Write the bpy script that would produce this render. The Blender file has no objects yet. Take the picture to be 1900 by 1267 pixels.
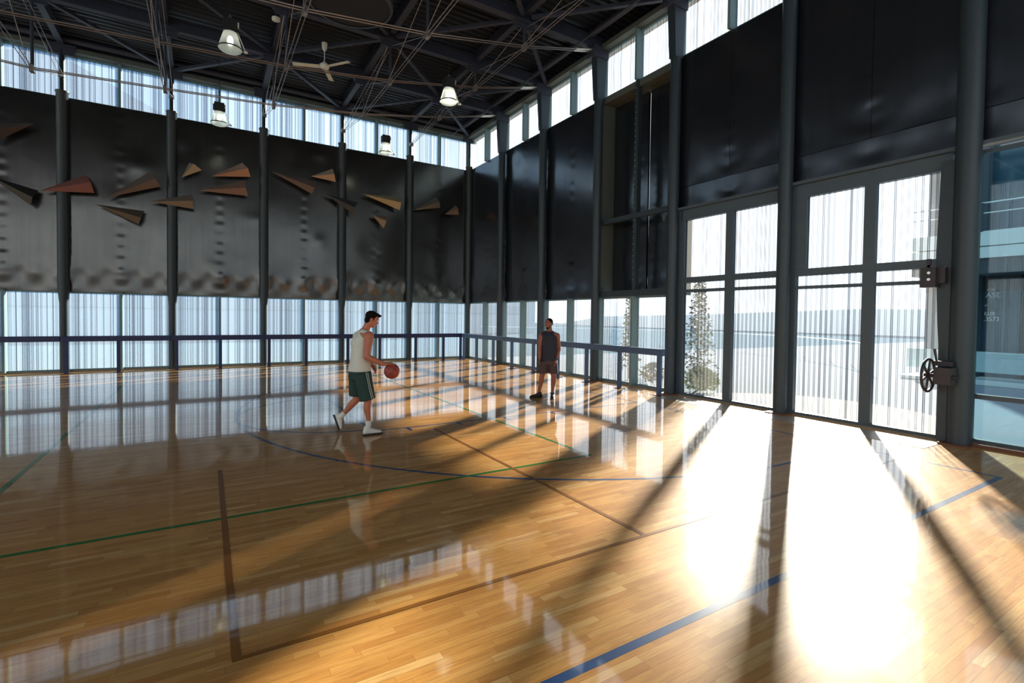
import bpy, bmesh, math, random
import numpy as np
from mathutils import Vector, Matrix
PI = math.pi
COL = bpy.context.scene.collection
SC = bpy.context.scene
rnd = random.Random(7)

# ------------------------------------------------------------ survey of the room (metres)
CF, CPY, CR, CP, CYW = 927.3486, 610.095, .0127, -.0241, .5496
CC = Vector((-9.7251, -19.7762, 1.85))
_w = Vector((math.sin(CYW)*math.cos(CP), math.cos(CYW)*math.cos(CP), math.sin(CP)))
_r0 = Vector((math.cos(CYW), -math.sin(CYW), 0)); _u0 = _r0.cross(_w)
_r = _r0*math.cos(CR) + _u0*math.sin(CR); _u = _u0*math.cos(CR) - _r0*math.sin(CR)
def ray(x, y): return _w + _r*((x-950)/CF) - _u*((y-CPY)/CF)
def on(x, y, ax, val):
    d = ray(x, y); t = (val-CC[ax])/d[ax]; return CC + d*t
def dep(x, y, D): return CC + ray(x, y)*D
XS = [0.1-2.69*k for k in range(0, 11)]          # column lines along the left wall
YS = [0, -3.0, -5.77, -8.56, -11.35, -14.13, -16.9, -19.7, -22.5, -25.3]   # along the right wall
ZP0, ZP1, ZR = 2.45, 8.23, 9.56                  # panel bottom, panel top, clerestory top
G = 0.25                                         # glazing plane behind the column line

# ------------------------------------------------------------ helpers
def tag(o, label=None, cat=None, group=None, kind=None):
    if label: o['label'] = label
    if cat: o['category'] = cat
    if group: o['group'] = group
    if kind: o['kind'] = kind
    return o
def empty(name, loc=(0, 0, 0)):
    o = bpy.data.objects.new(name, None); COL.objects.link(o); o.location = loc; o.empty_display_size = .1
    return o
def thing(name, label, cat, loc=(0, 0, 0), group=None):
    return tag(empty(name, loc), label, cat, group)
def wloc(p):
    v = Vector((0, 0, 0))
    while p is not None: v = v + p.location; p = p.parent
    return v
class MB:
    def __init__(s): s.v = []; s.f = []; s.sm = []
    def add(s, vs, fs, smooth=False):
        n = len(s.v); s.v += [tuple(v) for v in vs]; s.f += [tuple(i+n for i in f) for f in fs]; s.sm += [smooth]*len(fs); return s
    def box(s, x0, x1, y0, y1, z0, z1):
        x0, x1 = min(x0, x1), max(x0, x1); y0, y1 = min(y0, y1), max(y0, y1); z0, z1 = min(z0, z1), max(z0, z1)
        vs = [(x, y, z) for x in (x0, x1) for y in (y0, y1) for z in (z0, z1)]
        return s.add(vs, [(0, 1, 3, 2), (4, 6, 7, 5), (0, 4, 5, 1), (2, 3, 7, 6), (0, 2, 6, 4), (1, 5, 7, 3)])
    def obox(s, c, ax, ay, az):
        c, ax, ay, az = map(Vector, (c, ax, ay, az))
        vs = [c+ax*i+ay*j+az*k for i in (-1, 1) for j in (-1, 1) for k in (-1, 1)]
        return s.add(vs, [(0, 1, 3, 2), (4, 6, 7, 5), (0, 4, 5, 1), (2, 3, 7, 6), (0, 2, 6, 4), (1, 5, 7, 3)])
    def bar(s, a, b, wd, hg, up=(0, 0, 1)):
        a, b = Vector(a), Vector(b); d = (b-a); L = d.length; d.normalize(); up = Vector(up)
        sd = d.cross(up); sd = sd.normalized() if sd.length > 1e-4 else Vector((1, 0, 0)); u2 = sd.cross(d).normalized()
        return s.obox((a+b)/2, d*(L/2), sd*(wd/2), u2*(hg/2))
    def tube(s, pts, r, n=10, caps=True):
        pts = [Vector(p) for p in pts]; rs = r if isinstance(r, (list, tuple)) else [r]*len(pts)
        vs = []; ref = None
        for i, p in enumerate(pts):
            d = (pts[min(i+1, len(pts)-1)] - pts[max(i-1, 0)]).normalized()
            if ref is None: ref = d.orthogonal().normalized()
            ref = (ref - d*ref.dot(d)); ref = ref.normalized() if ref.length > 1e-5 else d.orthogonal().normalized()
            q = d.cross(ref)
            for j in range(n):
                a = 2*PI*j/n; vs.append(p + (ref*math.cos(a)+q*math.sin(a))*rs[i])
        fs = [(i*n+j, i*n+(j+1) % n, (i+1)*n+(j+1) % n, (i+1)*n+j) for i in range(len(pts)-1) for j in range(n)]
        s.add(vs, fs, True)
        if caps:
            m = (len(pts)-1)*n
            s.add(vs[:n], [tuple(range(n-1, -1, -1))]); s.add(vs[m:m+n], [tuple(range(n))])
        return s
    def lathe(s, c, prof, n=24, cap=True):
        c = Vector(c); vs = [c+Vector((r*math.cos(2*PI*j/n), r*math.sin(2*PI*j/n), z)) for r, z in prof for j in range(n)]
        fs = [(i*n+j, i*n+(j+1) % n, (i+1)*n+(j+1) % n, (i+1)*n+j) for i in range(len(prof)-1) for j in range(n)]
        s.add(vs, fs, True)
        if cap:
            m = (len(prof)-1)*n
            s.add(vs[:n], [tuple(range(n-1, -1, -1))]); s.add(vs[m:m+n], [tuple(range(n))])
        return s
    def prism(s, poly, d):
        d = Vector(d); p = [Vector(q) for q in poly]; n = len(p)
        vs = p + [q+d for q in p]
        return s.add(vs, [tuple(range(n-1, -1, -1)), tuple(range(n, 2*n))] + [(i, (i+1) % n, n+(i+1) % n, n+i) for i in range(n)])
    def ell(s, c, a, b, d, n=14, m=9):
        # ellipsoid with three axis vectors
        c, a, b, d = map(Vector, (c, a, b, d)); vs = [c+d]
        for i in range(1, m):
            t = PI*i/m
            for j in range(n):
                q = 2*PI*j/n; vs.append(c + d*math.cos(t) + (a*math.cos(q)+b*math.sin(q))*math.sin(t))
        vs.append(c-d); fs = [(0, 1+j, 1+(j+1) % n) for j in range(n)]
        for i in range(m-2):
            for j in range(n): fs.append((1+i*n+j, 1+(i+1)*n+j, 1+(i+1)*n+(j+1) % n, 1+i*n+(j+1) % n))
        e = len(vs)-1; fs += [(e, 1+(m-2)*n+(j+1) % n, 1+(m-2)*n+j) for j in range(n)]
        return s.add(vs, fs, True)
    def rings(s, rr, n=16):
        # rr: list of (centre, axis a, axis b)
        vs = []
        for c, a, b in rr:
            c, a, b = Vector(c), Vector(a), Vector(b)
            for j in range(n):
                t = 2*PI*j/n; vs.append(c+a*math.cos(t)+b*math.sin(t))
        L = len(rr)
        fs = [(i*n+j, i*n+(j+1) % n, (i+1)*n+(j+1) % n, (i+1)*n+j) for i in range(L-1) for j in range(n)]
        fs += [tuple(range(n-1, -1, -1)), tuple((L-1)*n+j for j in range(n))]
        return s.add(vs, fs, True)
    def build(s, name, mat, parent=None, fix=False):
        off = wloc(parent) if parent is not None else Vector((0, 0, 0))
        me = bpy.data.meshes.new(name); me.from_pydata([tuple(Vector(v)-off) for v in s.v], [], s.f)
        me.polygons.foreach_set('use_smooth', s.sm)
        me.materials.append(mat)
        bm = bmesh.new(); bm.from_mesh(me)
        if fix: bmesh.ops.remove_doubles(bm, verts=bm.verts, dist=1e-4)
        bmesh.ops.recalc_face_normals(bm, faces=bm.faces); bm.to_mesh(me); bm.free(); me.update()
        o = bpy.data.objects.new(name, me); COL.objects.link(o)
        if parent is not None: o.parent = parent
        return o
def copy_tree(o, parent=None):
    c = o.copy(); COL.objects.link(c); c.parent = parent
    for ch in list(o.children): copy_tree(ch, c)
    return c
def struct(o): o['kind'] = 'structure'; return o

# ------------------------------------------------------------ materials
class NT:
    def __init__(s, name):
        m = bpy.data.materials.new(name); m.use_nodes = True; s.m = m; s.t = m.node_tree; s.t.nodes.clear()
        s.out = s.t.nodes.new('ShaderNodeOutputMaterial')
    def n(s, typ, **kw):
        nd = s.t.nodes.new(typ)
        for k, v in kw.items():
            if k.startswith('i_'):
                key = k[2:].replace('_', ' ')
                sock = nd.inputs[int(key)] if key.isdigit() else nd.inputs[key]
                s.put(sock, v)
            else: setattr(nd, k, v)
        return nd
    def put(s, sock, v):
        if isinstance(v, bpy.types.NodeSocket): s.t.links.new(v, sock)
        elif isinstance(v, bpy.types.Node): s.t.links.new(v.outputs[0], sock)
        else:
            if isinstance(v, (tuple, list)) and len(v) == 3 and sock.type == 'RGBA': v = (*v, 1)
            sock.default_value = v
    def math(s, op, a, b=0.0, c=0.0, clamp=False):
        nd = s.t.nodes.new('ShaderNodeMath'); nd.operation = op; nd.use_clamp = clamp
        s.put(nd.inputs[0], a); s.put(nd.inputs[1], b); s.put(nd.inputs[2], c); return nd.outputs[0]
    def pos(s):
        g = s.n('ShaderNodeNewGeometry'); x = s.n('ShaderNodeSeparateXYZ', i_0=g.outputs['Position'])
        return x.outputs[0], x.outputs[1], x.outputs[2]
    def xyz(s, a, b, c): return s.n('ShaderNodeCombineXYZ', i_0=a, i_1=b, i_2=c).outputs[0]
    def wn(s, a, b=0.0): return s.n('ShaderNodeTexWhiteNoise', i_Vector=s.xyz(a, b, 0.0)).outputs['Value']
    def noise(s, vec, scale=1.0, detail=2.0, rough=.5):
        return s.n('ShaderNodeTexNoise', i_Vector=vec, i_Scale=scale, i_Detail=detail, i_Roughness=rough).outputs[0]
    def ramp(s, f, stops, interp='LINEAR'):
        r = s.n('ShaderNodeValToRGB', i_0=f); cr = r.color_ramp; cr.interpolation = interp
        while len(cr.elements) < len(stops): cr.elements.new(.5)
        for e, (p, c) in zip(cr.elements, stops): e.position = p; e.color = (*c, 1)
        return r.outputs[0]
    def mix(s, f, a, b, mode='MIX'):
        nd = s.t.nodes.new('ShaderNodeMix'); nd.data_type = 'RGBA'; nd.blend_type = mode
        s.put(nd.inputs[0], f); s.put(nd.inputs[6], a); s.put(nd.inputs[7], b); return nd.outputs[2]
    def bump(s, h, strength=.3, dist=.01):
        return s.n('ShaderNodeBump', i_Strength=strength, i_Distance=dist, i_Height=h).outputs[0]
    def pbr(s, **kw):
        p = s.n('ShaderNodeBsdfPrincipled')
        for k, v in kw.items(): s.put(p.inputs[k.replace('_', ' ')], v)
        s.t.links.new(p.outputs[0], s.out.inputs[0]); return s.m
def sr(r, g, b):
    f = lambda c: (c/255/12.92) if c/255 <= .04045 else ((c/255+.055)/1.055)**2.4
    return (f(r), f(g), f(b))
def simple(name, col, rough=.5, metal=0., var=.12, scale=6., **kw):
    t = NT(name); x, y, z = t.pos()
    nz = t.noise(t.xyz(x, y, z), scale, 3.)
    c = t.mix(nz, tuple(k*(1-var) for k in col), tuple(min(1, k*(1+var)) for k in col))
    return t.pbr(Base_Color=c, Roughness=rough, Metallic=metal, **kw)

M = {}
# polished maple strip floor
def floor_mat(name, paint=None):
    t = NT(name); x, y, z = t.pos()
    row = t.math('FLOOR', t.math('DIVIDE', y, .057)); rr = t.wn(row, 3.3)
    ln = t.math('MULTIPLY_ADD', t.wn(row, 9.1), .35, .4)
    u = t.math('ADD', t.math('DIVIDE', x, ln), t.math('MULTIPLY', rr, 17.0)); bd = t.math('FLOOR', u)
    wv = t.wn(row, bd)
    fr = t.math('FRACT', t.math('DIVIDE', y, .057)); fu = t.math('FRACT', u)
    gap = t.math('MAXIMUM', t.math('LESS_THAN', fr, .05), t.math('LESS_THAN', fu, .004))
    big = t.noise(t.xyz(t.math('MULTIPLY', x, 1.3), t.math('MULTIPLY', y, 9.), 0.), 1., 3.)
    grain = t.noise(t.xyz(t.math('MULTIPLY', x, 5.), t.math('MULTIPLY', y, 70.), t.math('MULTIPLY', wv, 20.)), 1., 4., .6)
    if paint is None:
        c = t.ramp(wv, [(0, sr(196, 136, 68)), (.25, sr(210, 150, 78)), (.6, sr(216, 158, 84)), (.88, sr(221, 167, 95)), (1, sr(232, 184, 116))])
        c = t.mix(t.math('MULTIPLY', t.math('SUBTRACT', grain, .42, clamp=True), 1.3), c, sr(140, 84, 38))
        c = t.mix(t.math('MULTIPLY', t.math('GREATER_THAN', big, .62), .22), c, sr(158, 96, 46))
        c = t.mix(t.math('MULTIPLY', gap, .45), c, sr(92, 56, 28))
    else:
        c = t.mix(t.math('MULTIPLY', grain, .35), paint, tuple(k*.55 for k in paint))
    tilt = t.math('MULTIPLY', t.math('MULTIPLY', t.math('SUBTRACT', wv, .5), fr), .00009)
    wob = t.math('MULTIPLY', t.noise(t.xyz(t.math('MULTIPLY', x, 1.2), t.math('MULTIPLY', y, 9.), 0.), 1., 1.), .00035)
    h = t.math('ADD', tilt, wob)
    nb = t.n('ShaderNodeBump', i_Strength=1.0, i_Distance=1.0, i_Height=h).outputs[0]
    sc = t.noise(t.xyz(t.math('MULTIPLY', x, 3.), t.math('MULTIPLY', y, 3.), 0.), 1.5, 4.)
    cr = t.math('MULTIPLY_ADD', sc, .035, .03)
    return t.pbr(Base_Color=c, Roughness=.42, Coat_Weight=1.0, Coat_Roughness=cr, Coat_IOR=1.7, Coat_Normal=nb, Normal=nb, Specular_IOR_Level=.12)
M['floor'] = floor_mat('polished_maple')
M['blue_line'] = floor_mat('blue_court_paint', sr(30, 76, 130))
M['green_line'] = floor_mat('green_court_paint', sr(10, 128, 48))
M['brown_line'] = floor_mat('brown_court_paint', sr(146, 92, 34))
# dark sheet steel
def steel(name, col, rough):
    t = NT(name); x, y, z = t.pos(); v = t.xyz(x, y, z)
    st = t.noise(t.xyz(t.math('MULTIPLY', x, 14.), t.math('MULTIPLY', y, 14.), t.math('MULTIPLY', z, .5)), 1., 3.)
    bl = t.noise(v, .7, 4.)
    c = t.mix(st, tuple(k*.8 for k in col), tuple(k*1.2 for k in col))
    c = t.mix(t.math('MULTIPLY', bl, .5), c, tuple(k*.55 for k in col))
    r = t.math('MULTIPLY_ADD', bl, .18, rough-.09)
    h = t.math('ADD', t.math('MULTIPLY', t.noise(v, 1.1, 2.), .012), t.math('MULTIPLY', t.noise(v, 5., 1.), .0008))
    return t.pbr(Base_Color=c, Roughness=r, Metallic=.92, Normal=t.n('ShaderNodeBump', i_Strength=.35, i_Distance=1., i_Height=h).outputs[0])
M['panel'] = steel('dark_sheet_steel', (.14, .135, .128), .2)
M['panel_r'] = steel('blackened_sheet_steel', (.14, .16, .19), .2)
M['col'] = simple('dark_green_steel_paint', sr(30, 42, 48), .38, .0, .1)
M['colgrey'] = simple('blue_grey_steel_paint', sr(46, 58, 66), .42)
M['fin'] = simple('teal_grey_mullion', sr(112, 138, 142), .45)
M['beam'] = simple('charcoal_beam_paint', sr(52, 56, 70), .5)
M['deck'] = simple('dark_corrugated_deck', sr(44, 49, 58), .45, .3)
M['rod'] = simple('bare_steel_rod', (.42, .38, .36), .35, .85)
M['rodred'] = simple('primer_steel_rod', (.28, .23, .21), .4, .7)
M['turn'] = simple('bright_zinc', (.8, .82, .78), .3, .6)
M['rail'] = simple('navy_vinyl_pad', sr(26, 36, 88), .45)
M['railr'] = simple('pale_navy_vinyl', sr(70, 98, 138), .5)  # paler blue pad colour for the window wall rails
M['plate'] = simple('rusty_base_plate', sr(120, 72, 48), .5)
M['sill'] = simple('pale_floor_sill', sr(150, 132, 112), .4)
M['soffit'] = simple('weathered_soffit', sr(84, 90, 84), .6)
M['door'] = simple('slate_door_paint', sr(74, 88, 98), .4)
M['black'] = simple('matt_black_metal', (.02, .02, .022), .4)
M['white'] = simple('aged_white_enamel', (.72, .72, .64), .45)
M['iron'] = simple('cast_iron_paint', (.035, .026, .032), .45)
M['text'] = simple('white_vinyl_letters', (.9, .93, .95), .5, 0., .02)
M['concrete'] = simple('pale_terrace_concrete', (.78, .77, .74), .8, 0., .06, 1.5, Specular_IOR_Level=0.)
M['asphalt'] = simple('pale_yard_paving', (.12, .19, .25), .85, 0., .08, .6, Specular_IOR_Level=0.)
M['leaf'] = simple('olive_green_leaf', (.05, .09, .03), .6, 0., .4, 2.)
M['leafb'] = simple('fresh_green_leaf', (.16, .26, .05), .6, 0., .4, 3.)
M['bark'] = simple('grey_bark', (.12, .09, .07), .9)
M['bldg'] = simple('pale_render_wall', (.42, .55, .66), .8, 0., .05, .4)
M['bldgw'] = simple('white_fascia', (.8, .88, .88), .5, 0., .04)
M['bldgd'] = simple('dark_recess_wall', (.05, .07, .09), .6)
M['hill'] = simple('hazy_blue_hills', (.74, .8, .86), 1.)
# ribbed translucent polycarbonate
def poly(name, cell, tint, rib, ribw, frac, haze, hz):
    t = NT(name); x, y, z = t.pos(); q = t.math('ADD', x, y)
    u = t.math('DIVIDE', q, cell); c = t.math('FLOOR', u); f = t.math('FRACT', u)
    rn = t.wn(c, 1.7); w = t.math('MULTIPLY', t.wn(c, 5.5), ribw)
    line = t.math('MULTIPLY', t.math('LESS_THAN', f, t.math('ADD', w, ribw*.5)), t.math('GREATER_THAN', rn, 1-frac))
    u2 = t.math('DIVIDE', q, cell*3.7); c2 = t.math('FLOOR', u2)
    band = t.math('MULTIPLY', t.wn(c2, 8.), .25)
    m = t.math('MULTIPLY', line, t.math('MULTIPLY_ADD', t.wn(c, 2.2), .4, .6))
    tr = t.n('ShaderNodeBsdfTransparent', i_0=t.mix(m, t.mix(band, tint, tuple(k*.8 for k in tint)), rib))
    tl = t.n('ShaderNodeBsdfTranslucent', i_0=hz)
    gl = t.n('ShaderNodeBsdfGlossy', i_0=(.9, .95, 1), i_Roughness=.12)
    a = t.n('ShaderNodeMixShader', i_0=t.math('MULTIPLY', t.math('SUBTRACT', 1., m), haze), i_1=tr.outputs[0], i_2=tl.outputs[0])
    b = t.n('ShaderNodeMixShader', i_0=.03, i_1=a.outputs[0], i_2=gl.outputs[0])
    t.t.links.new(b.outputs[0], t.out.inputs[0]); return t.m
M['pane_l'] = poly('ribbed_polycarbonate_blue', .034, (.86, .95, 1.), (.1, .13, .2), .34, .62, .10, (.8, .9, 1))
M['pane_r'] = poly('ribbed_polycarbonate_clear', .095, (.95, .98, 1.), (.15, .17, .2), .16, .97, .025, (1, 1, 1))
t = NT('clear_glass'); tr = t.n('ShaderNodeBsdfTransparent', i_0=(.62, .78, .84)); gl = t.n('ShaderNodeBsdfGlossy', i_0=(1, 1, 1), i_Roughness=.02)
fr = t.n('ShaderNodeFresnel', i_0=1.5)
b = t.n('ShaderNodeMixShader', i_0=fr, i_1=tr.outputs[0], i_2=gl.outputs[0]); t.t.links.new(b.outputs[0], t.out.inputs[0]); M['glass'] = t.m
t = NT('blue_facade_glass'); M['bglass'] = t.pbr(Base_Color=(.03, .09, .14), Roughness=.08, Metallic=.0, Specular_IOR_Level=.8)
t = NT('prismatic_acrylic'); tr = t.n('ShaderNodeBsdfTransparent', i_0=(.9, .95, .9)); tl = t.n('ShaderNodeBsdfTranslucent', i_0=(.9, .95, .9)); gl = t.n('ShaderNodeBsdfGlossy', i_0=(.9, 1, .95), i_Roughness=.2)
a = t.n('ShaderNodeMixShader', i_0=.55, i_1=tr.outputs[0], i_2=tl.outputs[0]); b = t.n('ShaderNodeMixShader', i_0=.15, i_1=a.outputs[0], i_2=gl.outputs[0]); t.t.links.new(b.outputs[0], t.out.inputs[0]); M['acryl'] = t.m
t = NT('lamp_glow'); e = t.n('ShaderNodeEmission', i_0=(1, .98, .88), i_1=6.); t.t.links.new(e.outputs[0], t.out.inputs[0]); M['glow'] = t.m
def skin(name, c): return simple(name, c, .5, 0., .08, 14., Subsurface_Weight=.0)
M['skin1'] = skin('tanned_skin', sr(196, 120, 92)); M['skin2'] = skin('brown_skin', sr(150, 92, 74))
M['hair'] = simple('dark_brown_hair', (.008, .006, .005), .85, 0., .4, 60., Specular_IOR_Level=.15)
M['tank'] = simple('off_white_cotton', (.78, .78, .68), .85, 0., .05, 20.)
M['gshort'] = simple('dark_green_mesh', (.012, .045, .035), .7, 0., .2, 30.)
M['bshirt'] = simple('charcoal_jersey', (.022, .026, .042), .75, 0., .2, 30.)
M['bshort'] = simple('maroon_grey_shorts', (.075, .045, .05), .75, 0., .2, 30.)
M['shoe'] = simple('white_leather', (.8, .79, .74), .45, 0., .04, 20.)
M['sole'] = simple('black_rubber', (.015, .02, .018), .6)
M['bshoe'] = simple('black_knit', (.02, .015, .02), .6)
def dart_mat(name, c):
    return simple(name, tuple((k*.75+sum(c)/3*.25)*.72 for k in c), .4, .4, .08, 8.)

# ------------------------------------------------------------ floor and court lines
XL, YB = XS[10]-.3, YS[9]-.3
fl = struct(MB().box(XL-.3, .6, YB-.3, .6, -.12, 0).build('floor', M['floor']))
def strip(pts, wd, m, closed=False, z=.0006):
    mb = MB(); pts = [Vector((p[0], p[1], 0)) for p in pts]; n = len(pts); L = []
    for i in range(n):
        d = (pts[min(i+1, n-1)]-pts[max(i-1, 0)]).normalized(); s = Vector((-d.y, d.x, 0))*wd/2
        L += [pts[i]+s, pts[i]-s]
    vs = [v+Vector((0, 0, z)) for v in L]
    mb.add(vs, [(2*i, 2*i+1, 2*i+3, 2*i+2) for i in range(n-1)])
    o = mb.build('court_line', m, fl); return o
def arc(c, r, a0, a1, n=64): return [(c[0]+r*math.cos(a0+(a1-a0)*i/n), c[1]+r*math.sin(a0+(a1-a0)*i/n)) for i in range(n+1)]
BY = -9.9
strip([(XL+3, -17.77), (-1.585, -17.77)], .06, M['blue_line'])
strip([(-1.61, -17.8), (-1.61, -2.0)], .05, M['blue_line'], z=.0008)
strip([(-1.6, BY+6.28), (-2.99, BY+6.28)] + arc((-2.99, BY), 6.28, PI/2, 1.5*PI) + [(-2.99, BY-6.28), (-1.6, BY-6.28)], .05, M['blue_line'], z=.0010)
strip([(-1.6, BY-1.98), (-7.45, BY-1.98)], .05, M['blue_line'])
strip([(-1.6, BY+1.98), (-7.45, BY+1.98)], .05, M['blue_line'])
strip([(-7.45, BY-2.0), (-7.45, BY+2.0)], .05, M['blue_line'], z=.0008)
strip(arc((-7.45, BY), 1.83, PI/2, 1.5*PI, 40), .05, M['blue_line'], z=.0012)
for hx in (-6.9, -6.0, -5.05, -4.0): strip([(hx-.03, BY-2.1), (hx+.03, BY-2.1)], .2, M['blue_line'], z=.0014); 
strip([(XL+3, -14.62), (-5.31, -14.62)], .05, M['green_line'], z=.0016)
strip([(-5.31, -14.645), (-5.31, -3.2)], .05, M['green_line'], z=.0018)
strip([(-11.52, -18.5), (-11.52, -3.2)], .05, M['green_line'], z=.0018)
strip([(-9.61, -16.78), (-1.8, -16.78)], .035, M['brown_line'], z=.0020)
strip([(-9.59, -16.78), (-9.59, -13.0)], .045, M['brown_line'], z=.0022)
strip([(-6.53, -16.78), (-6.53, -12.15)], .045, M['brown_line'], z=.0022)

# ------------------------------------------------------------ ceiling deck
mb = MB(); y = YB; p = .22; prof = []
while y < .6:
    prof += [(y, 10.02), (y+.09, 10.02), (y+.12, 10.1), (y+.19, 10.1)]; y += p
vs = []; 
for (yy, zz) in prof: vs += [(XL-.3, yy, zz), (.9, yy, zz)]
mb.add(vs, [(2*i, 2*i+1, 2*i+3, 2*i+2) for i in range(len(prof)-1)])
mb.box(XL-.3, .9, YB-.3, .9, 10.16, 10.3)
ceil = struct(mb.build('ceiling', M['deck']))

# ------------------------------------------------------------ walls: dented sheet-steel panels
def dent_panel(axis, a0, a1, z0, z1, plane, sgn, mat, parent, seams, amp=1., name='metal_panel'):
    """sheet panel with a buckled face; axis 'X' runs along x at y=plane, face towards sgn"""
    na = max(8, int(abs(a1-a0)/.045)); nz = max(8, int((z1-z0)/.045)); rr = random.Random(int(abs(a0)*97+z0*13))
    dents = []
    for s_ in seams:
        z = z0+.18; k = 0
        while z < z1-.15:
            lo = math.exp(-(z-z0)/1.3)
            dents.append((s_, z, (.0035+.011*lo)*(1 if k % 2 else -1)*rr.uniform(.2, 1.), .07+.10*lo+rr.uniform(0, .04), .07)); z += .17; k += 1
    for _ in range(10): dents.append((rr.uniform(min(a0, a1), max(a0, a1)), z0+rr.random()**1.6*(z1-z0), rr.uniform(-.016, .016), rr.uniform(.25, .5), rr.uniform(.2, .45)))
    for s_ in seams: dents.append((s_, z0+.3, -.022, .26, .15)); dents.append((s_, z0+.85, .016, .34, .3))
    for i in range(len(seams)-1): dents.append(((seams[i]+seams[i+1])/2, z0+.15, -.03, .3, .35))
    A = np.linspace(a0, a1, na+1); Z = np.linspace(z0, z1, nz+1); AA, ZZ = np.meshgrid(A, Z, indexing='ij'); D = np.zeros_like(AA)
    for (a, z, h, ra, rz) in dents: D += h*amp*np.exp(-((AA-a)/ra)**2-((ZZ-z)/rz)**2)
    D += .004*amp*np.sin(AA*2.1+ZZ*.9)*np.sin(ZZ*1.7+a0)
    if axis == 'X': D += .06*(1-np.exp(-(ZZ-z0)/.42))+.05*(ZZ-z0)*np.exp(-((ZZ-z0)/.55)**2)*np.cos(2*PI*(AA-seams[0])/1.345)+.02*np.exp(-((ZZ-z0-.5)/.22)**2)*np.cos(2*PI*(AA-seams[0])/.6725)
    P = plane + sgn*D; vs = []
    for i in range(na+1):
        for j in range(nz+1):
            vs.append((AA[i, j], P[i, j], ZZ[i, j]) if axis == 'X' else (P[i, j], AA[i, j], ZZ[i, j]))
    m1 = nz+1; fs = [(i*m1+j, (i+1)*m1+j, (i+1)*m1+j+1, i*m1+j+1) for i in range(na) for j in range(nz)]
    mb = MB(); mb.add(vs, fs, True)
    # rim folded back from the face
    t = -.06*sgn
    def q(a, z, d): return (a, plane+d, z) if axis == 'X' else (plane+d, a, z)
    for (za, zb) in ((z0, z0), (z1, z1)):
        mb.add([q(a0, za, 0), q(a1, za, 0), q(a1, za, t), q(a0, za, t)], [(0, 1, 2, 3)])
    mb.add([q(a0, z0, t), q(a1, z0, t), q(a1, z1, t), q(a0, z1, t)], [(0, 1, 2, 3)])
    # pop rivets down the seams
    for s_ in seams:
        z = z0+.25
        while z < z1-.1:
            c = q(s_, z, .004*sgn); mb.ell(c, (.008, 0, 0), (0, .008, 0), (0, 0, .008), 6, 4); z += .5
    return mb.build(name, mat, parent)
PL = G-.07
mb = MB().box(XL, G+.1, G, G+.08, ZP0+.02, ZP1-.02)
wl = struct(mb.build('wall_left', M['black']))
for k in range(10):
    a1, a0 = XS[k], XS[k+1]
    if k == 0: a1 = G-.02
    mid = (XS[k]+XS[k+1])/2
    dent_panel('X', a0+.004, a1-.004, ZP0, ZP1, PL, -1, M['panel'], wl, [a0, mid, XS[k]])
wr = struct(MB().box(G, G+.08, YS[3], G, ZP0+.02, ZP1-.02).build('wall_right', M['black']))
for j in range(3):
    a1, a0 = YS[j], YS[j+1]
    if j == 0: a1 = G-.1
    dent_panel('Y', a0+.004, a1-.004, ZP0, ZP1, PL, -1, M['panel_r'], wr, [a0, (a0+YS[j])/2, YS[j]], .8)
for j in range(4, 9):
    a1, a0 = YS[j], YS[j+1]; mid = (a0+a1)/2
    dent_panel('Y', mid+.004, a1-.004, 5.05, ZP1, PL, -1, M['panel_r'], wr, [mid, a1], .5)
    dent_panel('Y', a0+.004, mid-.004, 5.05, ZP1, PL, -1, M['panel_r'], wr, [a0, mid], .5)
    dent_panel('Y', a0+.004, a1-.004, 4.5, 5.04, PL, -1, M['panel_r'], wr, [a0, mid, a1], .6)
MB().box(G, G+.08, YB, YS[4], 4.52, ZP1-.02).build('wall_backing', M['black'], wr)
# recessed bay between the third and fourth column
rx = .62
dent_panel('Y', YS[4]+.02, (YS[3]+YS[4])/2-.03, 2.62, 8.1, rx, -1, M['panel_r'], wr, [YS[4]+.3, (YS[3]+YS[4])/2-.3], .7, 'recessed_panel')
dent_panel('Y', (YS[3]+YS[4])/2+.03, YS[3]-.02, 2.62, 8.1, rx, -1, M['panel_r'], wr, [YS[3]-.3, (YS[3]+YS[4])/2+.3], .7, 'recessed_panel')
mb = MB().box(G-.1, rx+.1, YS[4], YS[3], 8.05, ZP1).box(G-.1, rx+.1, YS[3]-.03, YS[3]+.0, 2.45, 8.1).box(G-.1, rx+.1, YS[4], YS[4]+.03, 2.45, 8.1)
mb.build('recess_lining', M['soffit'], wr)
ym = (YS[3]+YS[4])/2
mb = MB().box(.12, .26, ym-.06, ym+.06, 2.45, ZP1).box(.1, .24, YS[4], YS[3], 4.55, 4.68).box(.06, .3, YS[4], YS[3], 2.45, 2.62).box(.1, .16, YS[4]+.1, YS[3]-.1, 2.52, 2.56)
mb.build('recess_frame', M['colgrey'], wr)
mb = MB()
for i in range(34): mb.ell((.115, ym+.035, 2.9+i*.16), (.01, 0, 0), (0, .01, 0), (0, 0, .01), 6, 4)
mb.build('bolt_row', M['turn'], wr)

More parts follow.
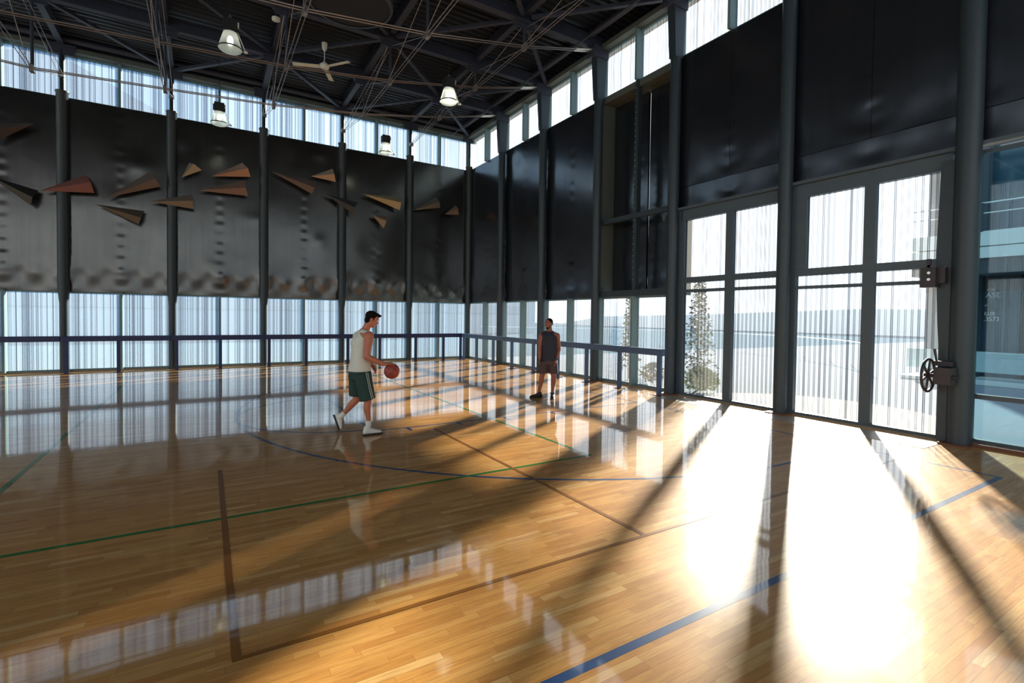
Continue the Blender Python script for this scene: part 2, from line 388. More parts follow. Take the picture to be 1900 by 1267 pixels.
# ------------------------------------------------------------ windows
WN = [0]
def window(axis, a0, a1, z0, z1, mat, plane=G, fin=.2, fr=.045, finmat=None):
    WN[0] += 1; a0, a1 = min(a0, a1), max(a0, a1)
    def bx(mb, p0, p1, q0, q1, zz0, zz1):
        return mb.box(p0, p1, q0, q1, zz0, zz1) if axis == 'X' else mb.box(q0, q1, p0, p1, zz0, zz1)
    w = struct(bx(MB(), a0+.01, a1-.01, plane, plane+.016, z0, z1).build('window_%d' % WN[0], mat))
    mb = MB()
    bx(mb, a0, a1, plane-.03, plane+.05, z0-.01, z0+fr); bx(mb, a0, a1, plane-.03, plane+.05, z1-fr, z1+.01)
    bx(mb, a0, a0+.035, plane-fin, plane+.06, z0, z1); bx(mb, a1-.035, a1, plane-fin, plane+.06, z0, z1)
    mb.build('window_frame', finmat or M['fin'], w); return w
for k in range(6):
    mid = (XS[k]+XS[k+1])/2; a = XS[k] if k else G-.02
    for (p, q) in ((mid, a), (XS[k+1], mid)):
        window('X', p, q, .04, ZP0, M['pane_l']); window('X', p, q, ZP1, ZR, M['pane_l'])
window('X', XL, XS[6], .04, ZP0, M['pane_l']); window('X', XL, XS[6], ZP1, ZR, M['pane_l'])
for j in range(9):
    mid = (YS[j]+YS[j+1])/2; a = YS[j] if j else G-.02
    for (p, q) in ((mid, a), (YS[j+1], mid)):
        if j < 4: window('Y', p, q, .04, ZP0, M['pane_r'])
        if j < 7: window('Y', p, q, ZP1, ZR, M['pane_r'])
window('Y', YB, YS[7], ZP1, ZR, M['pane_r'])
# clear glazed bays right of the last column seen
gw = window('Y', -18.75, -16.96, .05, 4.42, M['glass'], plane=.2, fin=.03, finmat=M['door'])
zq = on(1850, 739, 0, .2).z
MB().box(.14, .24, -18.75, -16.96, zq-.035, zq+.035).build('cross_rail', M['door'], gw)
window('Y', YB, -18.75, .05, 4.42, M['glass'], plane=.2, fin=.1, finmat=M['door'])
# head and sill trims
tr1 = struct(MB().box(XL, G+.1, -.02, .3, ZR+.01, 9.7).build('trim_1', M['soffit']))
tr2 = struct(MB().box(-.02, .3, YB, G+.1, ZR+.01, 9.7).build('trim_2', M['soffit']))
struct(MB().box(XL, G+.1, G-.1, G+.1, 0, .035).build('baseboard_left', M['sill']))
struct(MB().box(G-.1, G+.1, YS[4], G+.1, 0, .035).build('baseboard_right', M['sill']))
struct(MB().box(.02, .34, YB, YS[6]-.06, 0, .05).build('baseboard_front', M['plate']))
struct(MB().box(XL, G+.3, G+.12, G+.3, 9.6, 10.2).box(G+.12, G+.3, YB, G+.3, 9.6, 10.2).build('trim_3', M['beam']))

# walls behind and left of the viewpoint: unseen, glazed almost full height to let in extra light
wb = struct(MB().box(XL, G+.1, YB-.1, YB, 4.3, 4.6).build('wall_back', M['panel']))
window('X', XL, G, .04, 4.3, M['pane_r'], plane=YB-.05); window('X', XL, G, 4.6, ZR, M['pane_r'], plane=YB-.05)
struct(MB().box(XL, G+.1, YB-.1, YB, ZR, 10.1).build('trim_4', M['beam']))
wsd = struct(MB().box(XL-.1, XL, YB, G+.1, 4.3, 4.6).build('wall_side', M['panel']))
window('Y', YB, G, .04, 4.3, M['pane_r'], plane=XL-.05); window('Y', YB, G, 4.6, ZR, M['pane_r'], plane=XL-.05)
struct(MB().box(XL-.1, XL, YB, G+.1, ZR, 10.1).build('trim_5', M['beam']))

# ------------------------------------------------------------ columns
def col_left(loc):
    r = empty('round_column', loc); x, y, _ = loc
    MB().lathe((x, y, 0), [(.11, 0), (.11, 2.1), (.118, 2.2)], 24).build('lower_shaft', M['col'], r)
    MB().lathe((x, y, 0), [(.118, 2.15), (.146, 2.6), (.146, 8.3), (.165, 8.32), (.165, 8.36)], 28).build('sleeve', M['col'], r)
    MB().lathe((x, y, 0), [(.066, 8.3), (.066, 9.6)], 18).build('upper_post', M['col'], r)
    MB().box(x-.3, x+.3, y-.06, y+.06, 9.42, 9.72).box(x-.34, x+.34, y-.1, y+.1, 9.66, 9.72).build('gusset_plate', M['beam'], r)
    return r
CLAB = [None, 'round dark steel column on the far wall, next to the room corner',
        'round dark steel column on the far wall behind the player with the ball, second from the corner',
        'round dark steel column on the far wall, third from the room corner',
        'round dark steel column on the far wall, crossed by a single folded dart, second from the left edge of the photo',
        'round dark steel column on the far wall crossed by a reddish dart, leftmost in the photo']
c1 = None
for k in (1, 2, 3, 4, 5):
    if c1 is None: c1 = col_left((XS[1], 0, 0)); c = c1
    else: c = copy_tree(c1); c.location = (XS[k], 0, 0)
    tag(c, CLAB[k], 'column', 'columns along the far wall')
cc = col_left((.11, .02, 0)); cc.name = 'round_column'
tag(cc, 'round dark steel column standing in the far room corner', 'column', 'columns along the far wall')
def col_right(loc, r_=.13):
    r = empty('round_column', loc); x, y, _ = loc
    MB().lathe((x, y, 0), [(r_, 0), (r_, 8.15)], 30).build('shaft', M['colgrey'], r)
    mb = MB(); z0, z1 = 8.15, 9.66
    vs = [(x-.13, y-.1, z0), (x+.13, y-.1, z0), (x+.13, y+.1, z0), (x-.13, y+.1, z0), (x-.22, y-.12, z1), (x+.2, y-.12, z1), (x+.2, y+.12, z1), (x-.22, y+.12, z1)]
    mb.add(vs, [(3, 2, 1, 0), (4, 5, 6, 7), (0, 1, 5, 4), (1, 2, 6, 5), (2, 3, 7, 6), (3, 0, 4, 7)])
    mb.build('tapered_head', M['colgrey'], r)
    mb = MB().box(x-.34, x+.22, y-.15, y+.15, 9.3, 9.62)
    for dy in (-.08, .08):
        for zz in (9.38, 9.52): mb.ell((x-.345, y+dy, zz), (.02, 0, 0), (0, .02, 0), (0, 0, .02), 8, 5)
    mb.build('rod_bracket', M['beam'], r)
    MB().box(x-.2, x+.2, y-.2, y+.2, 0, .025).build('base_plate', M['plate'], r)
    return r
RLAB = [None, 'blue-grey round column on the window wall, nearest to the room corner',
        'blue-grey round column on the window wall just behind the standing man',
        'blue-grey round column on the window wall at the left side of the recessed bay',
        'blue-grey round column at the right side of the recessed bay, where the guard rail ends',
        'blue-grey round column standing between the two tall glazed doors']
r1 = None
for j in (1, 2, 3, 4, 5):
    if r1 is None: r1 = col_right((0, YS[1], 0)); c = r1
    else: c = copy_tree(r1); c.location = (0, YS[j], 0)
    tag(c, RLAB[j], 'column', 'columns along the window wall')
c6 = tag(col_right((0, YS[6], 0), .155), 'thick dark column carrying the handwheel and gear box, by the clear glass', 'column', 'columns along the window wall')
# tapered steel plate welded to the last column
px = -.06
pl = [on(1747, 300, 0, px), on(1736.5, 480, 0, px), on(1739, 600, 0, px), on(1742, 660, 0, px), on(1741, 760, 0, px), on(1742, 833, 0, px)]
ys = [max(-16.65, min(-16.3, v.y)) for v in pl]
poly_ = [(px, ys[i], max(.02, pl[i].z)) for i in range(len(pl))] + [(px, YS[6]+.05, .02), (px, YS[6]+.05, pl[0].z)]
MB().prism(poly_, (.03, 0, 0)).build('side_plate', M['colgrey'], c6)
mb = MB()
for (a, b_) in ((1754, 497), (1754, 516), (1752, 520), (1757, 700), (1763, 700)):
    v = on(a, b_, 0, px-.01); mb.ell(v, (.012, 0, 0), (0, .02, 0), (0, 0, .02), 8, 5)
mb.build('bolt', M['turn'], c6)

# ------------------------------------------------------------ roof steel
def ibeam(a, b, zb, h=.32, wd=.2):
    a, b = Vector(a), Vector(b); mb = MB()
    for (z, hh, ww) in ((zb+.012, .024, wd), (zb+h/2, h-.02, .02), (zb+h-.012, .024, wd)):
        mb.bar((a.x, a.y, z), (b.x, b.y, z), ww, hh)
    return mb
XB = ['long dark roof beam running left from the column nearest the corner', 'long dark roof beam passing just above the ceiling fan',
      'long dark roof beam ending at the left column of the recessed bay', 'long dark roof beam ending at the right column of the recessed bay']
for j in (1, 2, 3, 4):
    b = ibeam((XL, YS[j], 0), (.1, YS[j], 0), 9.56).build('roof_beam', M['beam'], tag(empty('roof_girder', (0, YS[j], 9.56)), XB[j-1], 'beam', 'long girders of the roof'))
    g = b.parent; b.name = 'beam_section'
    for k in range(1, 8): MB().box(XS[k]-.32, XS[k]+.32, YS[j]-.13, YS[j]+.13, 9.53, 9.57).box(XS[k]-.28, XS[k]+.28, YS[j]-.02, YS[j]+.02, 9.4, 9.56).build('gusset_plate', M['beam'], g)
YBL = ['dark cross beam over the first far-wall column from the corner', 'dark cross beam over the far-wall column behind the ball player',
       'dark cross beam over the third far-wall column from the corner, beside the fan', 'dark cross beam over the far-wall column second from the left edge',
       'dark cross beam over the leftmost far-wall column']
for k in (1, 2, 3, 4, 5):
    g = tag(empty('cross_beam', (XS[k], 0, 9.7)), YBL[k-1], 'beam', 'cross beams of the roof')
    ibeam((XS[k], .1, 0), (XS[k], YB, 0), 9.7, .26, .16).build('beam_section', M['beam'], g)
BRN = 0
places = {(1, 1): 'the node nearest the corner'}
def nodename(k, j):
    o = ['', 'first', 'second', 'third', 'fourth', 'fifth', 'sixth']
    if k == 0 and j == 0: return 'room corner'
    if j == 0: return o[k]+' far wall column'
    if k == 0: return o[j]+' window wall column'
    return 'girder %d under cross beam %d' % (j, k)
for k in range(0, 6):
    for j in range(0, 4):
        if (k+j) % 2 == 0: A_, B_ = (k, j), (k+1, j+1)
        else: A_, B_ = (k+1, j), (k, j+1)
        if k >= 5 and j > 0: continue
        if k >= 4 and j > 1: continue
        if k >= 3 and j > 2: continue
        a = Vector((XS[A_[0]], YS[A_[1]], 9.66)); b = Vector((XS[B_[0]], YS[B_[1]], 9.66)); d = (b-a).normalized()*.2
        o = MB().bar(a+d, b-d, .11, .09).build('roof_brace', M['beam'])
        tag(o, 'diagonal brace, %s to %s' % (nodename(*A_), nodename(*B_)), 'brace', 'diagonal roof braces')
ZN = [9.5, 8.9, 8.42, 8.1, 7.92, 7.76, 7.92, 8.1, 8.42, 8.9, 9.5]
TL = ['underslung rod truss nearest the far wall, its paired rods crossing the clerestory', 'underslung rod truss passing in front of the ceiling fan',
      'underslung rod truss crossing the dark round disc', 'underslung rod truss clipped by the top edge above the recessed bay']
for j in (1, 2, 3, 4):
    T = thing('rod_truss', TL[j-1], 'truss', (-.3, YS[j], 9.5), 'underslung rod trusses')
    m = M['rod'] if j > 1 else M['rod']
    for s_ in (-1, 1):
        pts = [(-.3, YS[j]+s_*.05, 9.5)] + [(XS[k], YS[j]+s_*.05, ZN[k]+.04) for k in range(1, 10)] + [(XL+.3, YS[j]+s_*.05, 9.5)]
        MB().tube(pts, .014, 6).build('tie_rod', M['rodred'] if j == 2 else M['rod'], T)
        a = Vector(pts[0]); b = Vector(pts[1]); d = (b-a).normalized()
        MB().tube([a+d*.12, a+d*.62], .032, 8).tube([a+d*.02, a+d*.1], .026, 8).build('turnbuckle', M['turn'], T)
    for k in range(1, 8):
        pst = MB().tube([(XS[k], YS[j], 9.5), (XS[k], YS[j], ZN[k]-.02)], .036, 10).build('king_post', M['beam'], T)
        MB().box(XS[k]-.045, XS[k]+.045, YS[j]-.08, YS[j]+.08, ZN[k]-.06, ZN[k]+.1).build('rod_clamp', M['rod'], pst)
CL = ['crossing cable truss tied to the first far-wall column from the corner', 'crossing cable truss tied to the far-wall column behind the ball player',
      'crossing cable truss tied to the third far-wall column from the corner', 'crossing cable truss tied to the far-wall column second from the left edge',
      'crossing cable truss tied to the leftmost far-wall column']
for k in (1, 2, 3, 4, 5):
    T = thing('cable_truss', CL[k-1], 'truss', (XS[k], -.1, 8.8), 'cable trusses tied to the far wall columns')
    x = XS[k]; zb = ZN[k]
    for s_ in (-1, 1):
        MB().tube([(x+s_*.04, -.08, 8.8)] + [(x+s_*.04, YS[j], zb+.0) for j in range(1, 6)], .009, 6).build('cable', M['rod'], T)
        MB().tube([(x+s_*.05, -.08, 8.8), (x+s_*.05, YS[2], 9.45)], .008, 6).build('cable', M['rod'], T)
    for j in range(1, 5):
        MB().tube([(x+.05, YS[j], 9.45), (x+.05, YS[j+1], zb+.03)], .008, 6).build('cable', M['rod'], T)
        MB().tube([(x-.05, YS[j], zb+.03), (x-.05, YS[j+1], 9.45)], .008, 6).build('cable', M['rod'], T)
    MB().box(x-.07, x+.07, -.16, -.06, 8.74, 8.86).build('anchor', M['rod'], T)
# slim conduit under the roof beside the window wall
o = MB().tube([(-.9, .1, 9.45), (-.9, -4, 9.44), (-.9, -9, 9.45), (-.9, -16, 9.46)], .02, 8)
tag(o.build('conduit_pipe', M['beam']), 'thin dark conduit pipe running under the roof along the window wall', 'pipe')
# eaves gutter tubes along both clerestories
tag(MB().tube([(XL, -.1, 9.86), (.0, -.1, 9.86)], .09, 10).build('eaves_tube', M['beam']), 'round dark tube along the roof edge above the far clerestory', 'pipe')
tag(MB().tube([(-.42, -.1, 9.86), (-.42, YB, 9.86)], .09, 10).build('eaves_tube', M['beam']), 'round dark tube along the roof edge above the window wall', 'pipe')

# ------------------------------------------------------------ lamps, fan, detector, disc
def lamp(loc, label):
    x, y, z = loc; r = thing('high_bay_lamp', label, 'lamp', loc, 'pendant high bay lamps')
    MB().box(x-.13, x+.13, y-.11, y+.11, z+.16, z+.42).box(x-.16, x+.16, y-.02, y+.02, z+.2, z+.38).build('ballast_box', M['black'], r)
    MB().box(x+.10, x+.16, y-.09, y+.09, z+.28, z+.38).build('connector_box', M['white'], r)
    MB().tube([(x-.05, y, z+.42), (x, y, z+.54), (x+.05, y, z+.42)], .009, 6).build('hook', M['rod'], r)
    MB().tube([(x, y, z+.54), (x+.01, y, z+.9), (x-.005, y, z+1.3), (x, y, 9.95)], .008, 6).build('cord', M['black'], r)
    sh = MB().lathe((x, y, z), [(.13, .16), (.15, .1), (.19, -.04), (.225, -.17)], 28, False).build('shade', M['acryl'], r)
    MB().lathe((x, y, z), [(.225, -.17), (.2, -.2), (.12, -.225), (.0, -.235)], 28, False).build('lens', M['acryl'], sh)
    MB().lathe((x, y, z), [(.228, -.18), (.235, -.165), (.228, -.15)], 28, False).build('rim', M['black'], sh)
    MB().ell((x, y, z), (.06, 0, 0), (0, .06, 0), (0, 0, .1)).build('bulb', M['glow'], r)
    MB().ell((x+.29, y-.02, z-.17), (.045, 0, 0), (0, .045, 0), (0, 0, .03)).tube([(x+.14, y, z+.2), (x+.28, y-.02, z-.15)], .008, 6).build('sensor', M['white'], r)
    return r
lamp((-9.28, -7.55, 7.58), 'large pendant lamp with clear shade, nearest and hanging at the upper left')
lamp((-9.38, -2.5, 7.62), 'small pendant lamp low against the far clerestory, left of the fan')
lamp((-4.42, -2.6, 7.62), 'smallest pendant lamp, farthest away, against the far clerestory right of centre')
lamp((-4.32, -7.65, 7.6), 'pendant lamp with brightly glowing shade, to the right under the roof beams')
hub = on(602, 124, 2, 8.95); hx, hy = hub.x, hub.y
F = thing('ceiling_fan', 'cream three-bladed ceiling fan hanging from the roof brace', 'fan', (hx, hy, 9.6))
MB().tube([(hx, hy, 9.5), (hx, hy, 9.02)], .014, 8).build('down_rod', M['white'], F)
MB().lathe((hx, hy, 0), [(.035, 9.4), (.07, 9.48), (.08, 9.62)], 16).build('canopy', M['white'], F)
MB().lathe((hx, hy, 0), [(.05, 8.9), (.13, 8.93), (.14, 8.99), (.06, 9.06), (.03, 9.1)], 20).build('motor', M['white'], F)
for tx, ty in ((550, 119), (636, 117), (616, 152)):
    v = on(tx, ty, 2, 8.95); d = Vector((v.x-hx, v.y-hy, 0)).normalized(); s = Vector((-d.y, d.x, 0)); h0 = Vector((hx, hy, 8.95))
    MB().obox(h0+d*.5, d*.36, s*.07+Vector((0, 0, .012)), Vector((0, 0, .006))).build('blade', M['white'], F)
v = on(512, 37, 2, 9.45)
D_ = thing('smoke_detector', 'small white round smoke detector fixed under a roof beam', 'detector', (v.x, v.y, 9.45))
MB().lathe((v.x, v.y, 0), [(.06, 9.42), (.1, 9.44), (.1, 9.5)], 20).build('housing', M['white'], D_)
MB().tube([(v.x, v.y, 9.5), (v.x, v.y, 9.75)], .02, 8).build('stem', M['beam'], D_)
dc = Vector((-6.84, -7.69, 9.05)); dr = .957
Dk = thing('round_canopy', 'large dark round disc hung under the roof, cut by the top edge', 'canopy', (dc.x, dc.y, 9.3))
MB().lathe((dc.x, dc.y, 0), [(dr-.07, 9.07), (dr-.07, 9.2)], 48).build('disc', simple('dark_fabric_disc', sr(30, 34, 44), .8), Dk)
MB().lathe((dc.x, dc.y, 0), [(dr-.07, 9.05), (dr, 9.05), (dr+.01, 9.1), (dr, 9.26), (dr-.07, 9.26)], 48, False).build('rim', M['beam'], Dk)
for a in (0, 2.1, 4.2): MB().tube([(dc.x+.7*math.cos(a), dc.y+.7*math.sin(a), 9.2), (dc.x+.7*math.cos(a), dc.y+.7*math.sin(a), 10.0)], .015, 6).build('hanger', M['beam'], Dk)

# ------------------------------------------------------------ folded darts on the far wall
DT = [((63, 229.5), (-14, 226), (-14, 241), (-8, 262), (96, 82, 78), 'tan folded metal dart pointing right, cut by the left edge of the photo'),
      ((-20, 326), (71.5, 353.7), (60, 366), (57, 381), (72, 76, 72), 'grey-green folded dart low at the left edge, left of the leftmost column'),
      ((73.7, 353.7), (160, 324), (168, 338), (175, 358), (186, 110, 100), 'reddish folded metal dart crossing the leftmost column'),
      ((194.7, 367), (279, 318), (288, 331.6), (298, 346), (150, 124, 112), 'large tan folded dart climbing to the right between the two leftmost columns'),
      ((177, 379), (268.4, 391.6), (262, 404), (257, 416), (130, 116, 98), 'tan folded dart drooping to the right, lowest between the two leftmost columns'),
      ((277, 373.7), (356, 360.4), (358, 372.6), (359.6, 388), (172, 148, 128), 'beige folded dart crossing the second column from the left'),
      ((337, 329), (351, 302), (359.6, 304), (374.7, 315.8), (196, 178, 148), 'short pale folded dart just right of the second column from the left'),
      ((392, 327), (449, 302), (460, 312), (465, 328), (220, 160, 124), 'bright copper folded dart, upper of the pair left of the middle column'),
      ((365.5, 353), (454.4, 334.7), (456, 348), (460.4, 363.7), (176, 136, 120), 'dull pink folded dart, lower of the pair left of the middle column'),
      ((503.7, 318), (585.8, 337.5), (584, 348), (579, 360), (150, 122, 108), 'long brown folded dart drooping right of the middle column'),
      ((576.8, 327), (617, 313), (620.5, 323), (623, 337.5), (206, 172, 138), 'small sandy folded dart touching the column behind the player'),
      ((603.6, 359), (663.8, 376), (658, 385), (655.6, 398), (90, 90, 96), 'dim grey folded dart passing the column behind the player'),
      ((673.4, 360), (744.5, 365.4), (744.5, 375.8), (741.8, 390), (196, 176, 130), 'pale yellow folded dart with dark upper wing, left of the first column from the corner'),
      ((691, 399), (719.9, 401), (717, 410), (711.7, 423.7), (176, 152, 120), 'small tan folded dart, lowest of all, below the pale yellow one'),
      ((767.8, 390), (808.8, 365.4), (815.7, 374.4), (816.5, 385.4), (140, 130, 112), 'grey-tan folded dart rising between the corner and the first column'),
      ((825, 397.7), (845, 381), (849.9, 386.7), (851.8, 398.5), (172, 142, 116), 'smallest folded dart, closest to the room corner')]
for (T_, U_, F_, L_, c, lab) in DT:
    yb = -.24
    t0 = on(*T_, 1, yb); u0 = on(*U_, 1, yb); f0 = on(*F_, 1, yb-.14); l0 = on(*L_, 1, yb+.02)
    loc = (t0+u0+f0+l0)/4; loc.y = yb
    m = dart_mat('folded_dart_copper', sr(*c)); R_ = thing('folded_dart', lab, 'wall ornament', loc, 'folded metal darts on the far wall')
    th = Vector((0, .006, 0))
    MB().prism([t0, f0, l0], th).build('lower_wing', m, R_)
    # upper wing swings up and back over the fold
    u1 = u0+Vector((0, .12, 0)); u1 = CC+(u0-CC)*((u1.y-CC.y)/(u0.y-CC.y)) if True else u1
    MB().prism([t0, u1, f0], th).build('upper_wing', m, R_)
    if 'column' not in lab.split(' between')[0].split(' just')[0].split(' left of')[0]: MB().tube([(loc.x, yb+.0, loc.z), (loc.x, PL-.09, loc.z)], .012, 6).build('wall_pin', M['black'], R_)

# ------------------------------------------------------------ padded guard rails
def rail_section(axis, a0, a1, plane, posts, mat, label, group):
    o = thing('guard_rail', label, 'railing', ((a0+a1)/2, plane, 0) if axis == 'X' else (plane, (a0+a1)/2, 0), group)
    def bx(p0, p1, q0, q1, z0, z1, mb=None):
        mb = mb or MB(); return mb.box(p0, p1, q0, q1, z0, z1) if axis == 'X' else mb.box(q0, q1, p0, p1, z0, z1)
    rb = bx(a0+.006, a1-.006, plane-.045, plane+.045, .955, 1.118).build('padded_rail', mat, o)
    md = rb.modifiers.new('bevel', 'BEVEL'); md.width = .015; md.segments = 2
    for p in posts:
        po = bx(p-.047, p+.047, plane-.04, plane+.04, .0, .96).build('post', mat, o)
        bx(p-.12, p+.12, plane-.09, plane+.09, 0, .012).build('base_plate', M['plate'], po)
    return o
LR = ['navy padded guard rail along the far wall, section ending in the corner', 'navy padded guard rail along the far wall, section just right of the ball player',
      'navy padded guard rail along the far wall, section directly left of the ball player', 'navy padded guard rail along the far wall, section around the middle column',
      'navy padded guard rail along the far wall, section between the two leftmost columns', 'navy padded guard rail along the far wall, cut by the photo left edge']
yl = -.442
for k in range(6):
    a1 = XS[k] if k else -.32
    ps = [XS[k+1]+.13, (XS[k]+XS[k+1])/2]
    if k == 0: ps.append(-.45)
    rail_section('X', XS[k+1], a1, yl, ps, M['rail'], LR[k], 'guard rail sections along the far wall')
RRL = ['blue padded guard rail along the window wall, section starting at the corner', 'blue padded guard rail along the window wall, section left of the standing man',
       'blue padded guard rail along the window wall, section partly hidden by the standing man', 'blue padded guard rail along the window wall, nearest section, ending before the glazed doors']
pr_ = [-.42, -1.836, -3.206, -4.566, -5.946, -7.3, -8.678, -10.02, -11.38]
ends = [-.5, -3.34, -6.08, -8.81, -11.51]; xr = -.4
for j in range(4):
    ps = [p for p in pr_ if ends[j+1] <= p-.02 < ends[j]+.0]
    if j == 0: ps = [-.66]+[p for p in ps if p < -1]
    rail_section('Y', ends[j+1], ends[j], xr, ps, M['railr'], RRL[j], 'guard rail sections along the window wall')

# ------------------------------------------------------------ tall glazed doors
dx = .15
def door(n, y0, y1, mid, zb, zt, rails, extra=None):
    d = struct(empty('door_%d' % n, (dx, (y0+y1)/2, 0)))
    mb = MB(); t0, t1 = dx-.05, dx+.06
    mb.box(t0, t1, y0, y1, 0.02, zb).box(t0, t1, y0, y1, zt, 4.47)
    for (a, b) in ((y0, y0+.1), (y1-.1, y1), mid): mb.box(t0+.004, t1-.004, a, b, zb-.001, zt+.001)
    mb.build('door_frame', M['door'], d)
    for (z0, z1) in rails: MB().box(t0+.01, t1-.01, y0, y1, z0, z1).build('cross_rail', M['door'], d)
    for (a, b) in ((y0+.1, mid[0]), (mid[1], y1-.1)):
        zz = [zb]+[z for r_ in rails for z in r_]+[zt]
        for i in range(0, len(zz), 2): MB().box(dx, dx+.016, a, b, zz[i], zz[i+1]).build('pane', M['pane_r'], d)
    MB().box(t0-.02, t1+.02, y0, y1, 0, .022).build('threshold', M['sill'], d)
    return d
door(1, -14.03, -11.53, (-12.93, -12.75), .07, 4.22, [(2.49, 2.56), (2.72, 2.85)])
d2 = door(2, -16.68, -14.22, (-15.66, -15.48), .07, 4.22, [(2.46, 2.52), (2.71, 2.85)])
MB().box(dx-.05, dx+.06, -14.5, -14.32, 2.85, 4.22).build('filler_post', M['door'], d2)
struct(MB().box(.1, .24, -11.55, -11.38, 0, 4.5).build('trim_6', M['door']))
struct(MB().box(.02, .24, YB, YS[4], 4.472, 4.53).build('trim_7', M['door']))
# flush floor track in front of the doors
pts = [(-.72, -11.55), (-.78, -16.74), (-.12, -16.74), (-.12, -11.55)]
tag(MB().prism([(p[0], p[1], .0) for p in pts], (0, 0, .004)).build('floor_track_cover', M['sill']), 'thin flat metal track cover on the floor before the glazed doors', 'floor cover')
w_ = 4
# gear box and handwheel
GB = thing('gear_box', 'dark pulley gear box on the column plate, above the handwheel', 'gear box', (-.16, -16.4, 2.55))
v0 = on(1712, 486, 0, -.16); v1 = on(1736, 533, 0, -.16)
MB().box(-.24, -.08, v1.y-.02, v0.y, v1.z, v0.z-.1).build('housing', M['iron'], GB)
MB().box(-.26, -.22, v1.y+.04, v0.y-.08, v0.z-.12, v0.z+.03).build('cover_plate', M['iron'], GB)
for q in (0, 1, 2): MB().tube([(-.26, v1.y+.06, v1.z+.12+q*.1), (-.2, v1.y+.06, v1.z+.12+q*.1)], .022, 8).build('bolt', M['turn'], GB)
MB().box(-.16, -.06, -16.72, v1.y, v1.z+.06, v1.z+.3).build('bracket', M['iron'], GB)
wc = on(1722, 696, 0, -.34)
HW = thing('handwheel', 'iron spoked handwheel on the thick column at the right', 'handwheel', wc)
R0 = .245
ring = [(wc.x+R0*math.cos(2*PI*i/40), wc.y, wc.z+R0*math.sin(2*PI*i/40)) for i in range(41)]
MB().tube(ring, .02, 8, False).build('rim', M['iron'], HW)
for i in range(6):
    a = 2*PI*i/6+.3; MB().tube([wc, (wc.x+R0*math.cos(a), wc.y, wc.z+R0*math.sin(a))], [.02, .013], 8).build('spoke', M['iron'], HW)
MB().tube([(wc.x, wc.y+.05, wc.z), (wc.x, YS[6]-.05, wc.z)], .028, 10).build('axle', M['iron'], HW)
MB().box(wc.x-.07, -.03, YS[6]-.0, YS[6]+.2, wc.z-.12, wc.z+.13).build('bearing_block', M['iron'], HW)
lv = on(1738, 672, 0, -.2)
Lv = thing('brake_lever', 'short upright iron lever just above the handwheel', 'lever', lv)
MB().tube([lv, on(1734, 647, 0, -.2)], [.014, .02], 8).build('handle', M['iron'], Lv)
MB().box(lv.x-.03, lv.x+.16, lv.y-.2, lv.y+.03, lv.z-.05, lv.z+.02).build('pivot', M['iron'], Lv)

# ------------------------------------------------------------ outdoors
struct(MB().box(-60, 90, .62, 120, -.3, -.06).build('ground_yard', M['asphalt']))
struct(MB().prism([(.62, -16.75, -.28)]+[(.6+2.65*math.cos(a), -14.15+2.6*math.sin(a), -.28) for a in [-PI/2+PI*i/24 for i in range(25)]]+[(.62, -11.5, -.28)], (0, 0, .25)).build('ground_terrace', M['concrete']))
struct(MB().box(.62, 90, -60, .62, -.3, -.06).build('ground_quay', simple('blue_grey_paving', (.3, .34, .39), .8, 0., .06, .3, Specular_IOR_Level=0.)))
# far white building behind the left wall
fb = thing('office_block', 'long pale building with faint window rows behind the far ribbed glazing', 'building', (-14, 30, 0))
MB().box(-60, 24, 30, 40, -.1, 7.5).build('wall', M['bldg'], fb)
for z in (2.2, 5.): MB().box(-58, 22, 29.9, 30.02, z, z+.9).build('window_strip', simple('faint_window_row', (.34, .46, .56), .5), fb)
# slanted roof seen through the clerestory
rf = MB().prism([(-26, 14, 4), (-26, 14, 11), (-16.6, 14, 15.05), (-7, 14, 10.55), (-7, 14, 4)], (0, .6, 0)).build('gable_wall', simple('slate_blue_wall', (.2, .3, .48), .8))
tag(rf, 'blue gabled building end seen through the upper far glazing', 'building')
# promenade rail and hills seen through the doors
rl = thing('terrace_railing', 'white curved railing on the terrace beyond the glazed doors', 'railing', (13, -10, 0))
pts = [(12+14*math.cos(a)-6, 4+16*math.sin(a), .95) for a in [(-1.1+i*.08) for i in range(30)]]
MB().tube(pts, .03, 8).build('top_rail', M['bldgw'], rl)
for p_ in pts[::2]: MB().tube([(p_[0], p_[1], -.05), p_], .018, 6).build('post', M['bldgw'], rl)
hl = MB().prism([(70, -60, -.3), (70, 90, -.3), (70, 70, 2.2), (70, 40, 2.8), (70, 15, 3.6), (70, -10, 3.2), (70, -35, 3.8), (70, -60, 3)], (6, 0, 0)).build('hills', M['hill'])
struct(hl)
# neighbour building with balcony, seen through the clear glass
nb = thing('neighbour_building', 'blue-glazed building with white balcony bands beyond the clear pane at right', 'building', (11, -14.6, 0))
X1 = 11.; yA, yB_ = -60, -12.2
MB().box(X1+1.4, X1+1.5, yA, yB_, -.05, 3.4).box(X1+1.4, X1+1.5, yA, yB_, 4.5, 9.).build('glass_front', M['bglass'], nb)
MB().box(X1, X1+5, yA, yB_, 3.88, 4.22).box(X1+.03, X1+5, yA, yB_, 4.26, 4.72).build('balcony_slab', M['bldgw'], nb)
MB().box(X1+.1, X1+1.5, yA, yB_, 3.4, 3.86).build('soffit', M['bldgd'], nb)
br = MB().tube([(X1+.05, yA, 5.6), (X1+.05, yB_, 5.6)], .022, 6).tube([(X1+.05, yA, 5.28), (X1+.05, yB_, 5.28)], .018, 6).build('balcony_railing', M['bldgw'], nb)
for i in range(10): MB().box(X1+.02, X1+.08, -14.05-i*1.5, -13.98-i*1.5, 4.7, 5.6).build('baluster', M['bldgd'], br)
